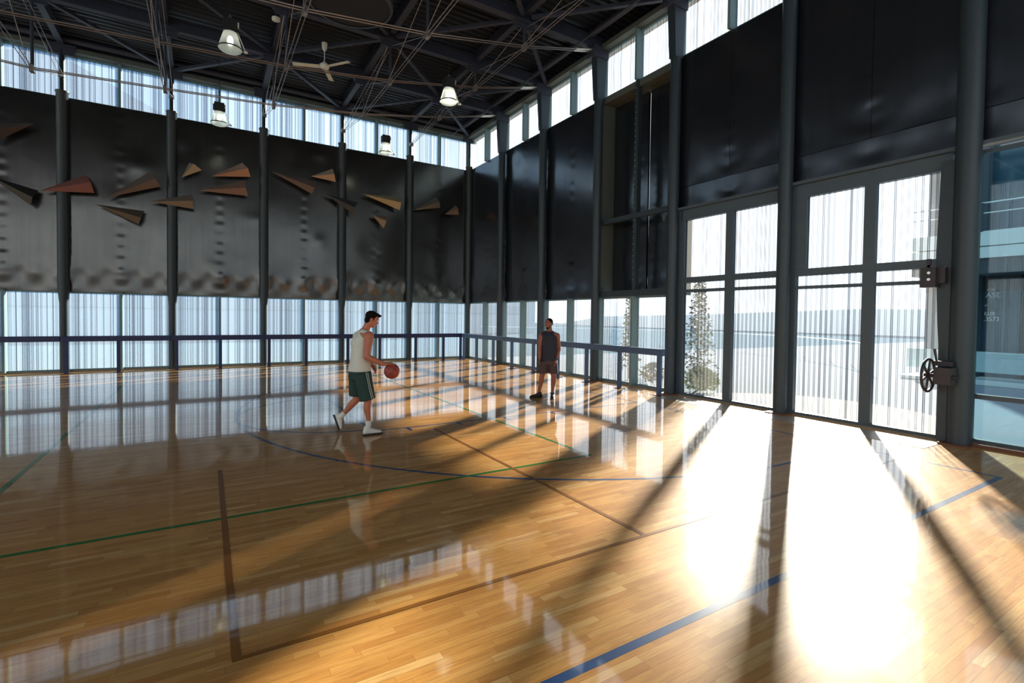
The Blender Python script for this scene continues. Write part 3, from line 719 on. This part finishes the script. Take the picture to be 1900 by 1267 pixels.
MB().box(X1+.9, X1+1.3, -13.9, -13.1, 4.7, 9).box(X1+.9, X1+1.3, -13.75, -13.2, -.05, 3.4).build('pier', M['bldgd'], nb)
MB().box(X1+1.36, X1+1.46, -14.75, -14.65, -.05, 3.4).box(X1+1.36, X1+1.46, -16.2, -16.1, -.05, 3.4).box(X1+1.36, X1+1.46, yA, yB_, 2.9, 3.4).build('glazing_bar', M['black'], nb)
MB().box(X1-.1, X1-.05, yA, yB_, .31, .95).build('glass_balustrade', simple('frosted_balustrade', (.45, .62, .66), .3), nb)
MB().box(X1-.6, X1+1.4, yA, yB_, -.05, .06).build('plinth', M['bldgw'], nb)
def txt(s, x, y, z, size, width=None, name='lettering'):
    cu = bpy.data.curves.new(name, 'FONT'); cu.body = s; cu.size = size; cu.extrude = .004
    o = bpy.data.objects.new(name, cu); COL.objects.link(o)
    bpy.context.view_layer.update(); me = bpy.data.meshes.new_from_object(o); bpy.data.objects.remove(o)
    me.materials.clear(); me.materials.append(M['text'])
    R_ = Matrix(((0, 0, -1), (-1, 0, 0), (0, 1, 0))).to_4x4()
    if width: w_t = max(v.co.x for v in me.vertices); me.transform(Matrix.Diagonal((width/w_t, 1, 1, 1)))
    me.transform(R_)
    o = bpy.data.objects.new(name, me); COL.objects.link(o); o.parent = nb; o.location = Vector((x, y, z))-nb.location; return o
xt = X1+1.3
for (s_, px0, pyb, sz, wd_) in (('ASE', 1828.5, 552, .225, .36), ('FOR', 1831, 540, .1, .2), ('at', 1827, 568, .1, .06), ('ILLER', 1826, 585, .165, .27), ('.3573', 1825, 595.5, .2, .37)):
    v = on(px0, pyb, 0, xt-.01); txt(s_, xt-.01, v.y, v.z, sz, wd_)
# trees and shrubs
def tree(loc, h, rad, n, label, name, mat, cat='tree', cone=True, leaf=.06):
    r = thing(name, label, cat, loc); x, y, z = loc; rr = random.Random(int(h*100))
    mb = MB().tube([(x, y, z), (x+.02, y+.03, z+h*.5), (x, y, z+h*.97)], [.035*h/4+.01, .022, .006], 7)
    for i in range(16):
        q = rr.uniform(.15, .95); a = rr.uniform(0, 2*PI); R1 = rad*(1.05-q*.75) if cone else rad
        mb.tube([(x, y, z+h*q*.9), (x+R1*math.cos(a), y+R1*math.sin(a), z+h*q*.9+.35*R1+.1)], [.008, .003], 4)
    mb.build('trunk', M['bark'], r); mb = MB()
    for i in range(n):
        q = rr.random()**.9; a = rr.uniform(0, 2*PI); R1 = (rad*(1.08-q*.85) if cone else rad*math.sqrt(max(.05, 1-(q*1.6-.6)**2)))*math.sqrt(rr.random())
        c = Vector((x+R1*math.cos(a), y+R1*math.sin(a), z+h*(.1+.9*q)))
        d = Vector((rr.uniform(-1, 1), rr.uniform(-1, 1), rr.uniform(-1, .6))).normalized(); s = d.orthogonal().normalized(); L = leaf*rr.uniform(.6, 1.3)
        mb.add([c-d*L, c+s*L*.4, c+d*L, c-s*L*.4], [(0, 1, 2, 3)])
    mb.build('foliage', mat, r); return r
tree((1.5, on(1168, 640, 0, 1.5).y, -.03), 2.75, .36, 900, 'slender young tree outside the ribbed window left of the recessed bay column', 'young_tree', M['leaf'])
tree((1.6, on(1296, 640, 0, 1.6).y, -.03), 3.0, .5, 1400, 'slender young tree outside the left glazed door', 'young_tree', M['leaf'])
tree((1.3, on(1302, 640, 0, 1.3).y, -.03), .62, .45, 900, 'low bright green shrub at the foot of the tree outside the left glazed door', 'shrub', M['leafb'], 'shrub', False, .07)
tree((1.3, on(1212, 640, 0, 1.3).y, -.03), .6, .35, 500, 'low dark shrub outside the window behind the last rail post', 'shrub', M['leaf'], 'shrub', False, .06)

# ------------------------------------------------------------ people
def remesh(o, vox, it=6, fac=.5):
    md = o.modifiers.new('join', 'REMESH'); md.mode = 'VOXEL'; md.voxel_size = vox; md.use_smooth_shade = True
    s = o.modifiers.new('soft', 'SMOOTH'); s.factor = fac; s.iterations = it
def limb(mb, pts, rs, n=14, sub=5):
    P = [Vector(p) for p in pts]; L = len(P); out = []; R_ = []
    for i in range(L-1):
        p0 = P[max(i-1, 0)]; p1 = P[i]; p2 = P[i+1]; p3 = P[min(i+2, L-1)]
        for s_ in range(sub):
            t = s_/sub
            lin = p1.lerp(p2, t)
            cat = .5*((2*p1)+(-p0+p2)*t+(2*p0-5*p1+4*p2-p3)*t*t+(-p0+3*p1-3*p2+p3)*t*t*t)
            out.append(lin.lerp(cat, .6)); R_.append(rs[i]*(1-t)+rs[i+1]*t)
    out.append(P[-1]); R_.append(rs[-1]); mb.tube(out, R_, n)
    for p, r in ((P[0], rs[0]), (P[-1], rs[-1])): mb.ell(p, (r, 0, 0), (0, r, 0), (0, 0, r), 12, 8)
    return mb
def fingers(mb, wrist, palmdir, spread, nrm, curl, L=.085, r=.0085):
    """palm and five fingers. palmdir towards the fingertips, spread towards the thumb, nrm towards the palm side"""
    d = palmdir.normalized(); n_ = nrm.normalized(); s = d.cross(n_).normalized()
    if s.dot(spread) < 0: s = -s
    pc = wrist+d*.055
    mb.ell(pc, d*.056, s*.042, n_*.017, 14, 10)
    mb.ell(wrist+d*.015, d*.03, s*.028, n_*.02, 12, 8)
    for i, (o_, l) in enumerate(((.031, .92), (.011, 1.0), (-.010, .95), (-.030, .76))):
        b = wrist+d*.092+s*o_; dd = (d+s*o_*3).normalized(); pts = [b-dd*.03, b]; p = b
        a = 0
        for seg, fr_ in enumerate((.42, .32, .26)):
            a += curl[i]/3*(1+seg*.2); q = dd*math.cos(a)+n_*math.sin(a); p = p+q*(L*l*fr_); pts.append(p)
        mb.tube(pts, [r*1.1, r*1.1, r, r*.95, r*.75], 8); mb.ell(pts[-1], (r*.75, 0, 0), (0, r*.75, 0), (0, 0, r*.75), 8, 6)
    b = wrist+d*.025+s*.028; t1 = b+(d*.5+s*.8+n_*.25).normalized()*.04; t2 = t1+(d*.8+s*.35+n_*.4).normalized()*.032; t3 = t2+(d*.9+n_*.5).normalized()*.024
    mb.tube([b, t1, t2, t3], [r*1.6, r*1.3, r*1.1, r*.8], 8); mb.ell(t3, (r*.8, 0, 0), (0, r*.8, 0), (0, 0, r*.8), 8, 6)
def head(mb, c, fwd, up, s=1.):
    """skull, jaw, nose, ears, lips, brow; height about .235 m"""
    f = fwd.normalized(); u = (up-f*up.dot(f)).normalized(); l = u.cross(f)
    mb.ell(c+u*.03*s, f*.097*s, l*.075*s, u*.092*s, 20, 14)
    mb.ell(c-u*.03*s+f*.022*s, f*.07*s, l*.062*s, u*.085*s, 18, 12)
    mb.ell(c-u*.088*s+f*.058*s, f*.03*s, l*.034*s, u*.024*s, 12, 8)
    mb.ell(c-u*.065*s+f*.01*s, f*.06*s, l*.058*s, u*.035*s, 12, 8)
    mb.tube([c+u*.022*s+f*.087*s, c-u*.008*s+f*.104*s, c-u*.026*s+f*.108*s], [.009*s, .012*s, .016*s], 8)
    mb.ell(c-u*.03*s+f*.098*s, f*.014*s, l*.02*s, u*.011*s, 10, 6)
    mb.ell(c+u*.032*s+f*.085*s, f*.014*s, l*.052*s, u*.009*s, 12, 6)
    mb.ell(c-u*.054*s+f*.088*s, f*.01*s, l*.024*s, u*.006*s, 10, 6); mb.ell(c-u*.064*s+f*.086*s, f*.011*s, l*.021*s, u*.006*s, 10, 6)
    for sg in (-1, 1):
        mb.ell(c+l*sg*.074*s-u*.003*s-f*.008*s, f*.02*s, l*.011*s, u*.033*s, 10, 8)
        mb.ell(c+l*sg*.04*s-u*.02*s+f*.066*s, f*.025*s, l*.022*s, u*.022*s, 10, 8)
    return f, u, l
def face_bits(c, f, u, l, root, s=1., hair='hair'):
    eye = simple('eye_white', (.75, .73, .7), .3); 
    for sg in (-1, 1):
        e = MB().ell(c+l*sg*.031*s+u*.012*s+f*.083*s, f*.011*s, l*.014*s, u*.009*s, 10, 8).build('eye', eye, root)
        MB().ell(c+l*sg*.031*s+u*.012*s+f*.092*s, f*.004*s, l*.006*s, u*.006*s, 8, 6).build('iris', M['hair'], e)
        MB().tube([c+l*sg*.014*s+u*.036*s+f*.098*s, c+l*sg*.034*s+u*.041*s+f*.094*s, c+l*sg*.052*s+u*.034*s+f*.08*s], [.004, .005, .003], 6).build('eyebrow', M['hair'], root)
def shoe(heel, toe, up, root, mat, solemat, Hh=.10, wd=.048):
    heel, toe, up = Vector(heel), Vector(toe), Vector(up).normalized(); d = toe-heel; L = d.length; d.normalize(); up = (up-d*up.dot(d)).normalized(); s = d.cross(up)
    rr = []
    for t, w, h in ((-.02, .45, .55), (.04, .72, .98), (.16, .86, 1.08), (.3, .82, .98), (.42, .84, .76), (.6, 1.02, .6), (.78, 1.04, .5), (.9, .84, .4), (1.0, .45, .26)):
        hh = Hh*h*.5; rr.append((heel+d*L*t+up*(hh+.018), s*wd*w, up*hh))
    rr = [(c_, a_, b_) for c_, a_, b_ in rr]
    sh = MB().rings(rr, 14)
    ank = heel+d*L*.2+up*(Hh*.8); sh.tube([ank, ank+up*.05], [.045, .05], 14)
    o = sh.build('shoe', mat, root); remesh(o, .008, 4)
    sl = []
    for t, w in ((-.03, .5), (.06, .86), (.2, .92), (.45, .8), (.65, 1.06), (.82, 1.06), (.95, .8), (1.03, .4)): sl.append((heel+d*L*t+up*.012, s*wd*w*1.03, up*.013))
    MB().rings(sl, 14).build('sole', solemat, o)
    for i in range(4):
        p = heel+d*L*(.38+.075*i)+up*(Hh*(.86-.1*i)+.022); MB().tube([p-s*.022, p+up*.006, p+s*.022], .004, 5).build('lace', M['sole'] if mat is M['bshoe'] else M['white'], o)
    return o
UP = Vector((0, 0, 1))
RT = Vector((_r.x, _r.y, 0)).normalized(); AW = Vector((_w.x, _w.y, 0)).normalized()

def person_player():
    D0 = 7.77; A = lambda x, y, d=0.: dep(x, y, D0+d)
    F_ = (RT*.93+AW*.37).normalized(); S_ = UP.cross(F_)           # S_ = his left
    g = A(680, 806); root = thing('person', 'man in white sleeveless top and green shorts dribbling a ball, walking right', 'person', (g.x, g.y, 0))
    pel = A(667, 694); wai = A(668, 672); che = A(671, 640); uch = A(673, 624); nk0 = A(676, 612); nk1 = A(684, 601); hc = A(689.5, 593)
    rs, re, rw = A(684.5, 623.5, -.17), A(680, 662, -.24), A(713, 676, -.14)
    ls, le, lw = A(662, 624, .17), A(672, 656, .26), A(690, 678, .2)
    rh, rk, ra = A(672, 696, -.09), A(683, 744, -.11), A(683.5, 786, -.08)
    lh, lk, la = A(664, 696, .09), A(662, 741, .08), A(635, 770, .13)
    mb = MB()
    mb.rings([(pel-UP*.06, F_*.11, S_*.155), (pel, F_*.12, S_*.16), (wai, F_*.105, S_*.14), (che-UP*.07, F_*.115, S_*.15), (che+UP*.02, F_*.125, S_*.165), (uch, F_*.11, S_*.165), (uch+UP*.06, F_*.08, S_*.12), (nk0+UP*.02, F_*.06, S_*.065)], 20)
    limb(mb, [nk0-UP*.03, nk1, hc-UP*.02], [.062, .058, .056])
    limb(mb, [uch+S_*.08+UP*.03, ls], [.07, .064]); limb(mb, [uch-S_*.08+UP*.03, rs], [.07, .066])
    limb(mb, [rs, rs.lerp(re, .45), re], [.076, .064, .049]); limb(mb, [re, re.lerp(rw, .35), rw], [.049, .05, .031])
    limb(mb, [ls, ls.lerp(le, .45), le], [.066, .053, .042]); limb(mb, [le, le.lerp(lw, .35), lw], [.042, .043, .027])
    limb(mb, [rh, rh.lerp(rk, .5), rk], [.08, .075, .058]); limb(mb, [rk, rk.lerp(ra, .32)-F_*.014, rk.lerp(ra, .7), ra, ra-UP*.04], [.056, .058, .042, .035, .036])
    dk = (la-lk).normalized(); limb(mb, [lh, lh.lerp(lk, .5), lk], [.095, .078, .057]); limb(mb, [lk, lk.lerp(la, .32)-F_*.01, lk.lerp(la, .7), la, la+dk*.04], [.055, .057, .042, .035, .036])
    hf = (F_*.9-UP*.38+AW*.0).normalized(); f, u, l = head(mb, hc, hf, UP+F_*.25)
    bc = A(727, 688.5, -.06)
    # right hand lies on the ball
    tip = bc+UP*.115+RT*.03; pd = (A(731, 673.5, -.08)-rw); nrm = (bc-(rw+pd*.6)).normalized(); nrm = (nrm-pd.normalized()*nrm.dot(pd.normalized())).normalized()
    fingers(mb, rw, pd, -AW*-1, nrm, [.75, .75, .75, .8], .09)
    pd2 = (A(698, 688, .17)-lw); fingers(mb, lw, pd2, RT+UP*.3, (-AW*.6-RT*.3-UP*.3), [1.2, 1.25, 1.3, 1.35], .08)
    b = mb.build('body', M['skin1'], root); remesh(b, .0065, 3, .5)
    face_bits(hc, f, u, l, b)
    # hair
    hm = MB().ell(hc+u*.05-f*.022, f*.098, l*.084, u*.086, 20, 14).ell(hc-f*.055+u*.0, f*.05, l*.074, u*.085, 16, 10).ell(hc+u*.095+f*.06, f*.05, l*.055, u*.03, 14, 8)
    for i in range(26):
        a = rnd.uniform(-1.1, 1.1); t = rnd.uniform(0, 1); p = hc+u*(.095+.02*math.cos(a)*t)+f*(.09-.12*t)+l*math.sin(a)*.06; hm.tube([p, p+u*.02+f*.016, p+f*.038+u*rnd.uniform(-.004, .012)], [.012, .01, .003], 5)
    for sg in (-1, 1): hm.ell(hc+l*sg*.07+u*.022+f*.012, f*.014, l*.01, u*.035, 8, 6)
    h = hm.build('hair', M['hair'], root); remesh(h, .006, 2)
    # sleeveless top
    tm = MB(); tm.rings([(pel+UP*.05, F_*.178, S_*.2), (wai, F_*.158, S_*.182), (che-UP*.07, F_*.152, S_*.18), (che+UP*.02, F_*.168, S_*.19), (uch-UP*.02, F_*.155, S_*.18), (uch+UP*.05, F_*.1, S_*.135), (uch+UP*.088, F_*.07, S_*.1)], 26)
    limb(tm, [uch+S_*.07+UP*.045, ls-S_*.045+UP*.012], [.068, .066]); limb(tm, [uch-S_*.07+UP*.045, rs+S_*.035+UP*.008-F_*.01], [.07, .071])
    o = tm.build('sleeveless_top', M['tank'], root); remesh(o, .009, 5)
    # shorts
    sm = MB(); sm.rings([(pel-UP*.08, F_*.165, S_*.19), (pel, F_*.168, S_*.192), (pel+UP*.07, F_*.158, S_*.186), (wai+UP*.0, F_*.142, S_*.172)], 26)
    for hp, kn, e_ in ((rh, rk, .95), (lh, lk, .86)):
        d_ = (kn-hp); e1 = hp+d_*e_; q = d_.normalized(); fx = (F_-q*F_.dot(q)).normalized()
        sm.rings([(hp+UP*.03, fx*.14, S_*.1), (hp+d_*.35, fx*.132, S_*.104), (hp+d_*.7, fx*.125, S_*.104), (e1, fx*.122, S_*.104)], 22)
    o = sm.build('shorts', M['gshort'], root); remesh(o, .009, 4)
    for off in (-.012, .012):
        a_ = rh-S_*.095+F_*(.06+off); b_ = rk-S_*.1+F_*(.06+off)+UP*.03
        MB().tube([a_+UP*.05, a_.lerp(b_, .5)-S_*.012, b_], .004, 5).build('side_stripe', M['tank'], o)
    # shoes
    rf = (F_*.93+AW*.25).normalized(); hl_ = Vector((ra.x, ra.y, 0))-rf*.075; s1 = shoe(hl_, hl_+rf*.285, UP, root, M['shoe'], M['sole'], .115, .05)
    toe = A(628, 803.5, .1); toe.z = .03; heel = A(621.5, 781, .12); dd = (toe-heel).normalized(); n2 = (F_+UP*.25); n2 = (n2-dd*n2.dot(dd)).normalized()
    heel = toe-dd*.25
    shoe(heel, toe, n2, root, M['shoe'], M['sole'], .115, .05)
    sk = MB(); limb(sk, [ra-UP*.03, ra+UP*.05], [.043, .041]); limb(sk, [la+dk*.03, la-dk*.05], [.043, .041]); sk.build('sock', M['tank'], root)
    # ball: a thing of its own
    Bl = thing('basketball', 'reddish-brown basketball under the hand of the man in white', 'ball', bc)
    t = NT('pebbled_red_leather'); x, y, z = t.pos(); nz = t.noise(t.xyz(x, y, z), 260., 1.)
    bm_ = t.pbr(Base_Color=t.mix(nz, sr(150, 62, 52), sr(186, 86, 70)), Roughness=.55, Normal=t.bump(nz, .3, .002))
    MB().ell(bc, (.12, 0, 0), (0, .12, 0), (0, 0, .12), 32, 20).build('leather_cover', bm_, Bl)
    q = (RT*.5-AW*.8+UP*.3).normalized(); p1 = q.orthogonal().normalized(); p2 = q.cross(p1)
    sm_ = MB()
    for (e1, e2) in ((p1, p2), (q, p1), (q, p2)):
        sm_.tube([bc+(e1*math.cos(2*PI*i/40)+e2*math.sin(2*PI*i/40))*.1195 for i in range(41)], .0024, 6, False)
    for sg in (-1, 1):
        sm_.tube([bc+(p1*sg*.085+(q*math.cos(2*PI*i/40)+p2*math.sin(2*PI*i/40))*.0845) for i in range(41)], .0024, 6, False)
    sm_.build('seam', M['black'], Bl)
    lg = MB()
    vd = (CC-bc).normalized()
    for (a_, b_) in ((-.045, .03), (.04, .02), (.0, -.02)): 
        d_ = (vd+RT*a_*9+UP*b_*9).normalized(); lg.ell(bc+d_*.118, d_*.003, RT*.016, UP*.008, 10, 6)
    lg.build('printed_mark', M['black'], Bl)
person_player()

def person_stand():
    D0 = 11.5; A = lambda x, y, d=0.: dep(x, y, D0+d)
    F_ = (-AW*.9-RT*.42).normalized(); S_ = UP.cross(F_)          # his left = image right
    g = A(1014, 735); root = thing('person', 'bearded man in black sleeveless shirt and dark shorts standing by the rail', 'person', (g.x, g.y, 0))
    pel = A(1018, 670); wai = A(1018.5, 655); che = A(1019, 634); uch = A(1019, 622); nk0 = A(1019.5, 614); hc = A(1018.6, 600.5)
    rs, re, rw = A(1005, 622.5, .02), A(1001.5, 645, .03), A(1001.5, 665, -.04)
    ls, le, lw = A(1033.5, 623, -.02), A(1037, 648, .04), A(1031.5, 668, -.09)
    rh, rk, ra = A(1011, 672, 0), A(1005.5, 698, -.03), A(1000, 727, .02)
    lh, lk, la = A(1026, 672, 0), A(1027, 698, -.04), A(1025, 727.5, -.02)
    mb = MB()
    mb.rings([(pel-UP*.06, S_*.155, F_*.11), (pel, S_*.165, F_*.115), (wai, S_*.15, F_*.105), (che-UP*.07, S_*.165, F_*.115), (che+UP*.03, S_*.185, F_*.125), (uch, S_*.185, F_*.11), (uch+UP*.055, S_*.13, F_*.08), (nk0+UP*.02, S_*.066, F_*.06)], 20)
    limb(mb, [nk0-UP*.03, nk0+UP*.05, hc-UP*.03], [.062, .058, .056])
    limb(mb, [uch+S_*.09+UP*.02, ls], [.07, .068]); limb(mb, [uch-S_*.09+UP*.02, rs], [.07, .068])
    for (a, b, c) in ((rs, re, rw), (ls, le, lw)):
        limb(mb, [a, a.lerp(b, .45), b], [.07, .06, .046]); limb(mb, [b, b.lerp(c, .35), c], [.046, .047, .03])
    for (a, b, c) in ((rh, rk, ra), (lh, lk, la)):
        limb(mb, [a, a.lerp(b, .5), b], [.08, .078, .06]); limb(mb, [b, b.lerp(c, .32)-F_*.016, b.lerp(c, .7), c, c-UP*.04], [.058, .062, .045, .036, .037])
    f, u, l = head(mb, hc, (F_-RT*.45-UP*.18), UP)
    fingers(mb, rw, (A(1002, 676, -.06)-rw), F_+RT*.2, S_, [.5, .55, .6, .65], .08)
    fingers(mb, lw, (A(1029.5, 680, -.12)-lw), F_-RT*.3, -S_, [.5, .55, .6, .65], .08)
    b = mb.build('body', M['skin2'], root); remesh(b, .0075, 3, .5)
    face_bits(hc, f, u, l, b)
    hm = MB().ell(hc+u*.045-f*.014, f*.098, l*.08, u*.082, 18, 12).ell(hc-f*.045+u*.005, f*.055, l*.074, u*.07, 14, 10)
    o = hm.build('hair', M['hair'], root); remesh(o, .007, 2)
    bd = MB().ell(hc-u*.09+f*.05, f*.042, l*.046, u*.032, 14, 8).ell(hc-u*.06+f*.02, f*.058, l*.0645, u*.03, 14, 8)
    o = bd.build('beard', M['hair'], root); remesh(o, .007, 1)
    tm = MB(); tm.rings([(pel+UP*.02, S_*.19, F_*.15), (wai, S_*.178, F_*.135), (che-UP*.07, S_*.185, F_*.138), (che+UP*.03, S_*.195, F_*.143), (uch-UP*.01, S_*.185, F_*.128), (uch+UP*.05, S_*.14, F_*.1), (uch+UP*.088, S_*.1, F_*.072)], 26)
    for sg, sh in ((1, ls), (-1, rs)): limb(tm, [uch+S_*sg*.08+UP*.03, sh-S_*sg*.045+UP*.012], [.072, .07])
    o = tm.build('sleeveless_shirt', M['bshirt'], root); remesh(o, .009, 5)
    sm = MB(); sm.rings([(pel-UP*.08, S_*.185, F_*.145), (pel, S_*.182, F_*.145), (pel+UP*.08, S_*.168, F_*.128)], 26)
    for hp, kn in ((rh, rk), (lh, lk)):
        d_ = (kn-hp); sm.rings([(hp+UP*.03, S_*.1, F_*.13), (hp+d_*.4, S_*.11, F_*.125), (hp+d_*.78, S_*.112, F_*.12)], 22)
    o = sm.build('shorts', M['bshort'], root); remesh(o, .009, 3)
    d1 = (-RT*.92-AW*.25).normalized(); h1 = Vector((ra.x, ra.y, 0))-d1*.07; shoe(h1, h1+d1*.285, UP, root, M['bshoe'], M['sole'], .1, .047)
    d2 = (-AW*.97-RT*.1).normalized(); h2 = Vector((la.x, la.y, 0))-d2*.07; shoe(h2, h2+d2*.285, UP, root, M['bshoe'], M['sole'], .1, .047)
    c = lw; MB().tube([c-(c-le).normalized()*.03, c-(c-le).normalized()*.005], .033, 14).build('wristband', M['black'], root)
person_stand()

# ------------------------------------------------------------ light
SKY = [(.34, .58, .77), (.26, .44, .74), (1.75, 1.84, 1.93), (2.0, 2.0, 1.93)]
SAZ, SEL = Vector((.873, .488)).normalized(), math.radians(16.3)
sd = Vector((SAZ.x*math.cos(SEL), SAZ.y*math.cos(SEL), math.sin(SEL)))
L = bpy.data.lights.new('sun', 'SUN'); L.energy = 24.; L.color = (1., .88, .7); L.angle = math.radians(2.0)
lo = bpy.data.objects.new('sun', L); COL.objects.link(lo); lo.rotation_euler = (-sd).to_track_quat('-Z', 'Y').to_euler(); lo.location = sd*40
W = bpy.data.worlds.new('world'); SC.world = W; W.use_nodes = True; nt = W.node_tree; nt.nodes.clear()
class WT(NT):
    def __init__(s_): s_.t = nt
wt = WT(); ow = nt.nodes.new('ShaderNodeOutputWorld')
sp = wt.n('ShaderNodeSeparateXYZ', i_0=wt.n('ShaderNodeTexCoord').outputs['Generated'])
mu = wt.math('ADD', wt.math('MULTIPLY', sp.outputs[0], SAZ.x), wt.math('MULTIPLY', sp.outputs[1], SAZ.y))
fa = wt.n('ShaderNodeMapRange', i_0=mu, i_1=.4, i_2=.99); fb_ = wt.n('ShaderNodeMapRange', i_0=mu, i_1=.0, i_2=-.7)
hz_ = wt.n('ShaderNodeMapRange', i_0=sp.outputs[2], i_1=.0, i_2=.45)
cl = wt.noise(wt.xyz(sp.outputs[0], sp.outputs[1], wt.math('MULTIPLY', sp.outputs[2], 2.5)), 3.2, 4.)
c1_ = wt.mix(hz_.outputs[0], SKY[0], SKY[1]); c1_ = wt.mix(wt.math('MULTIPLY', wt.math('SUBTRACT', cl, .45, clamp=True), 1.2), c1_, (.8, .92, 1.02))
c2_ = wt.mix(fa.outputs[0], c1_, SKY[2]); c3_ = wt.mix(fb_.outputs[0], c2_, SKY[3])
bg = wt.n('ShaderNodeBackground', i_0=c3_, i_1=1.0); nt.links.new(bg.outputs[0], ow.inputs[0])
def portal(c, sx, sy, rot):
    l = bpy.data.lights.new('window_portal', 'AREA'); l.shape = 'RECTANGLE'; l.size = sx; l.size_y = sy; l.cycles.is_portal = True
    o = bpy.data.objects.new('window_portal', l); COL.objects.link(o); o.location = c; o.rotation_euler = rot
LX = (XL+.4)/2; LEN = -XL+.4; LY = (YB+.4)/2; LEY = -YB+.4
for (z, h) in ((1.24, 2.45), (8.9, 1.4)):
    portal((LX, G+.3, z), LEN, h, (-PI/2, 0, 0)); portal((G+.35, LY, z), LEY, h, (PI/2, 0, PI/2))
portal((LX, YB-.3, 4.8), LEN, 9.6, (PI/2, 0, 0)); portal((XL-.3, LY, 4.8), LEY, 9.6, (PI/2, 0, -PI/2))
portal((G+.35, -18.2, 3.4), 14., 2.2, (PI/2, 0, PI/2))

# ------------------------------------------------------------ camera and view
cd = bpy.data.cameras.new('camera'); cam = bpy.data.objects.new('camera', cd); COL.objects.link(cam); SC.camera = cam
cd.sensor_width = 36; cd.lens = 36*CF/1900; cd.shift_y = (CPY-633.5)/1900; cd.clip_end = 400
m = Matrix((( _r.x, _u.x, -_w.x, CC.x), (_r.y, _u.y, -_w.y, CC.y), (_r.z, _u.z, -_w.z, CC.z), (0, 0, 0, 1))); cam.matrix_world = m
vs_ = SC.view_settings; vs_.view_transform = 'Standard'; vs_.look = 'None'; vs_.exposure = 0.; vs_.gamma = 1.; vs_.use_curve_mapping = False
SC.cycles.max_bounces = 10; SC.cycles.transparent_max_bounces = 24; SC.cycles.diffuse_bounces = 4; SC.cycles.glossy_bounces = 5; SC.cycles.caustics_reflective = False
SC.cycles.sample_clamp_indirect = 8.; SC.cycles.use_denoising = True
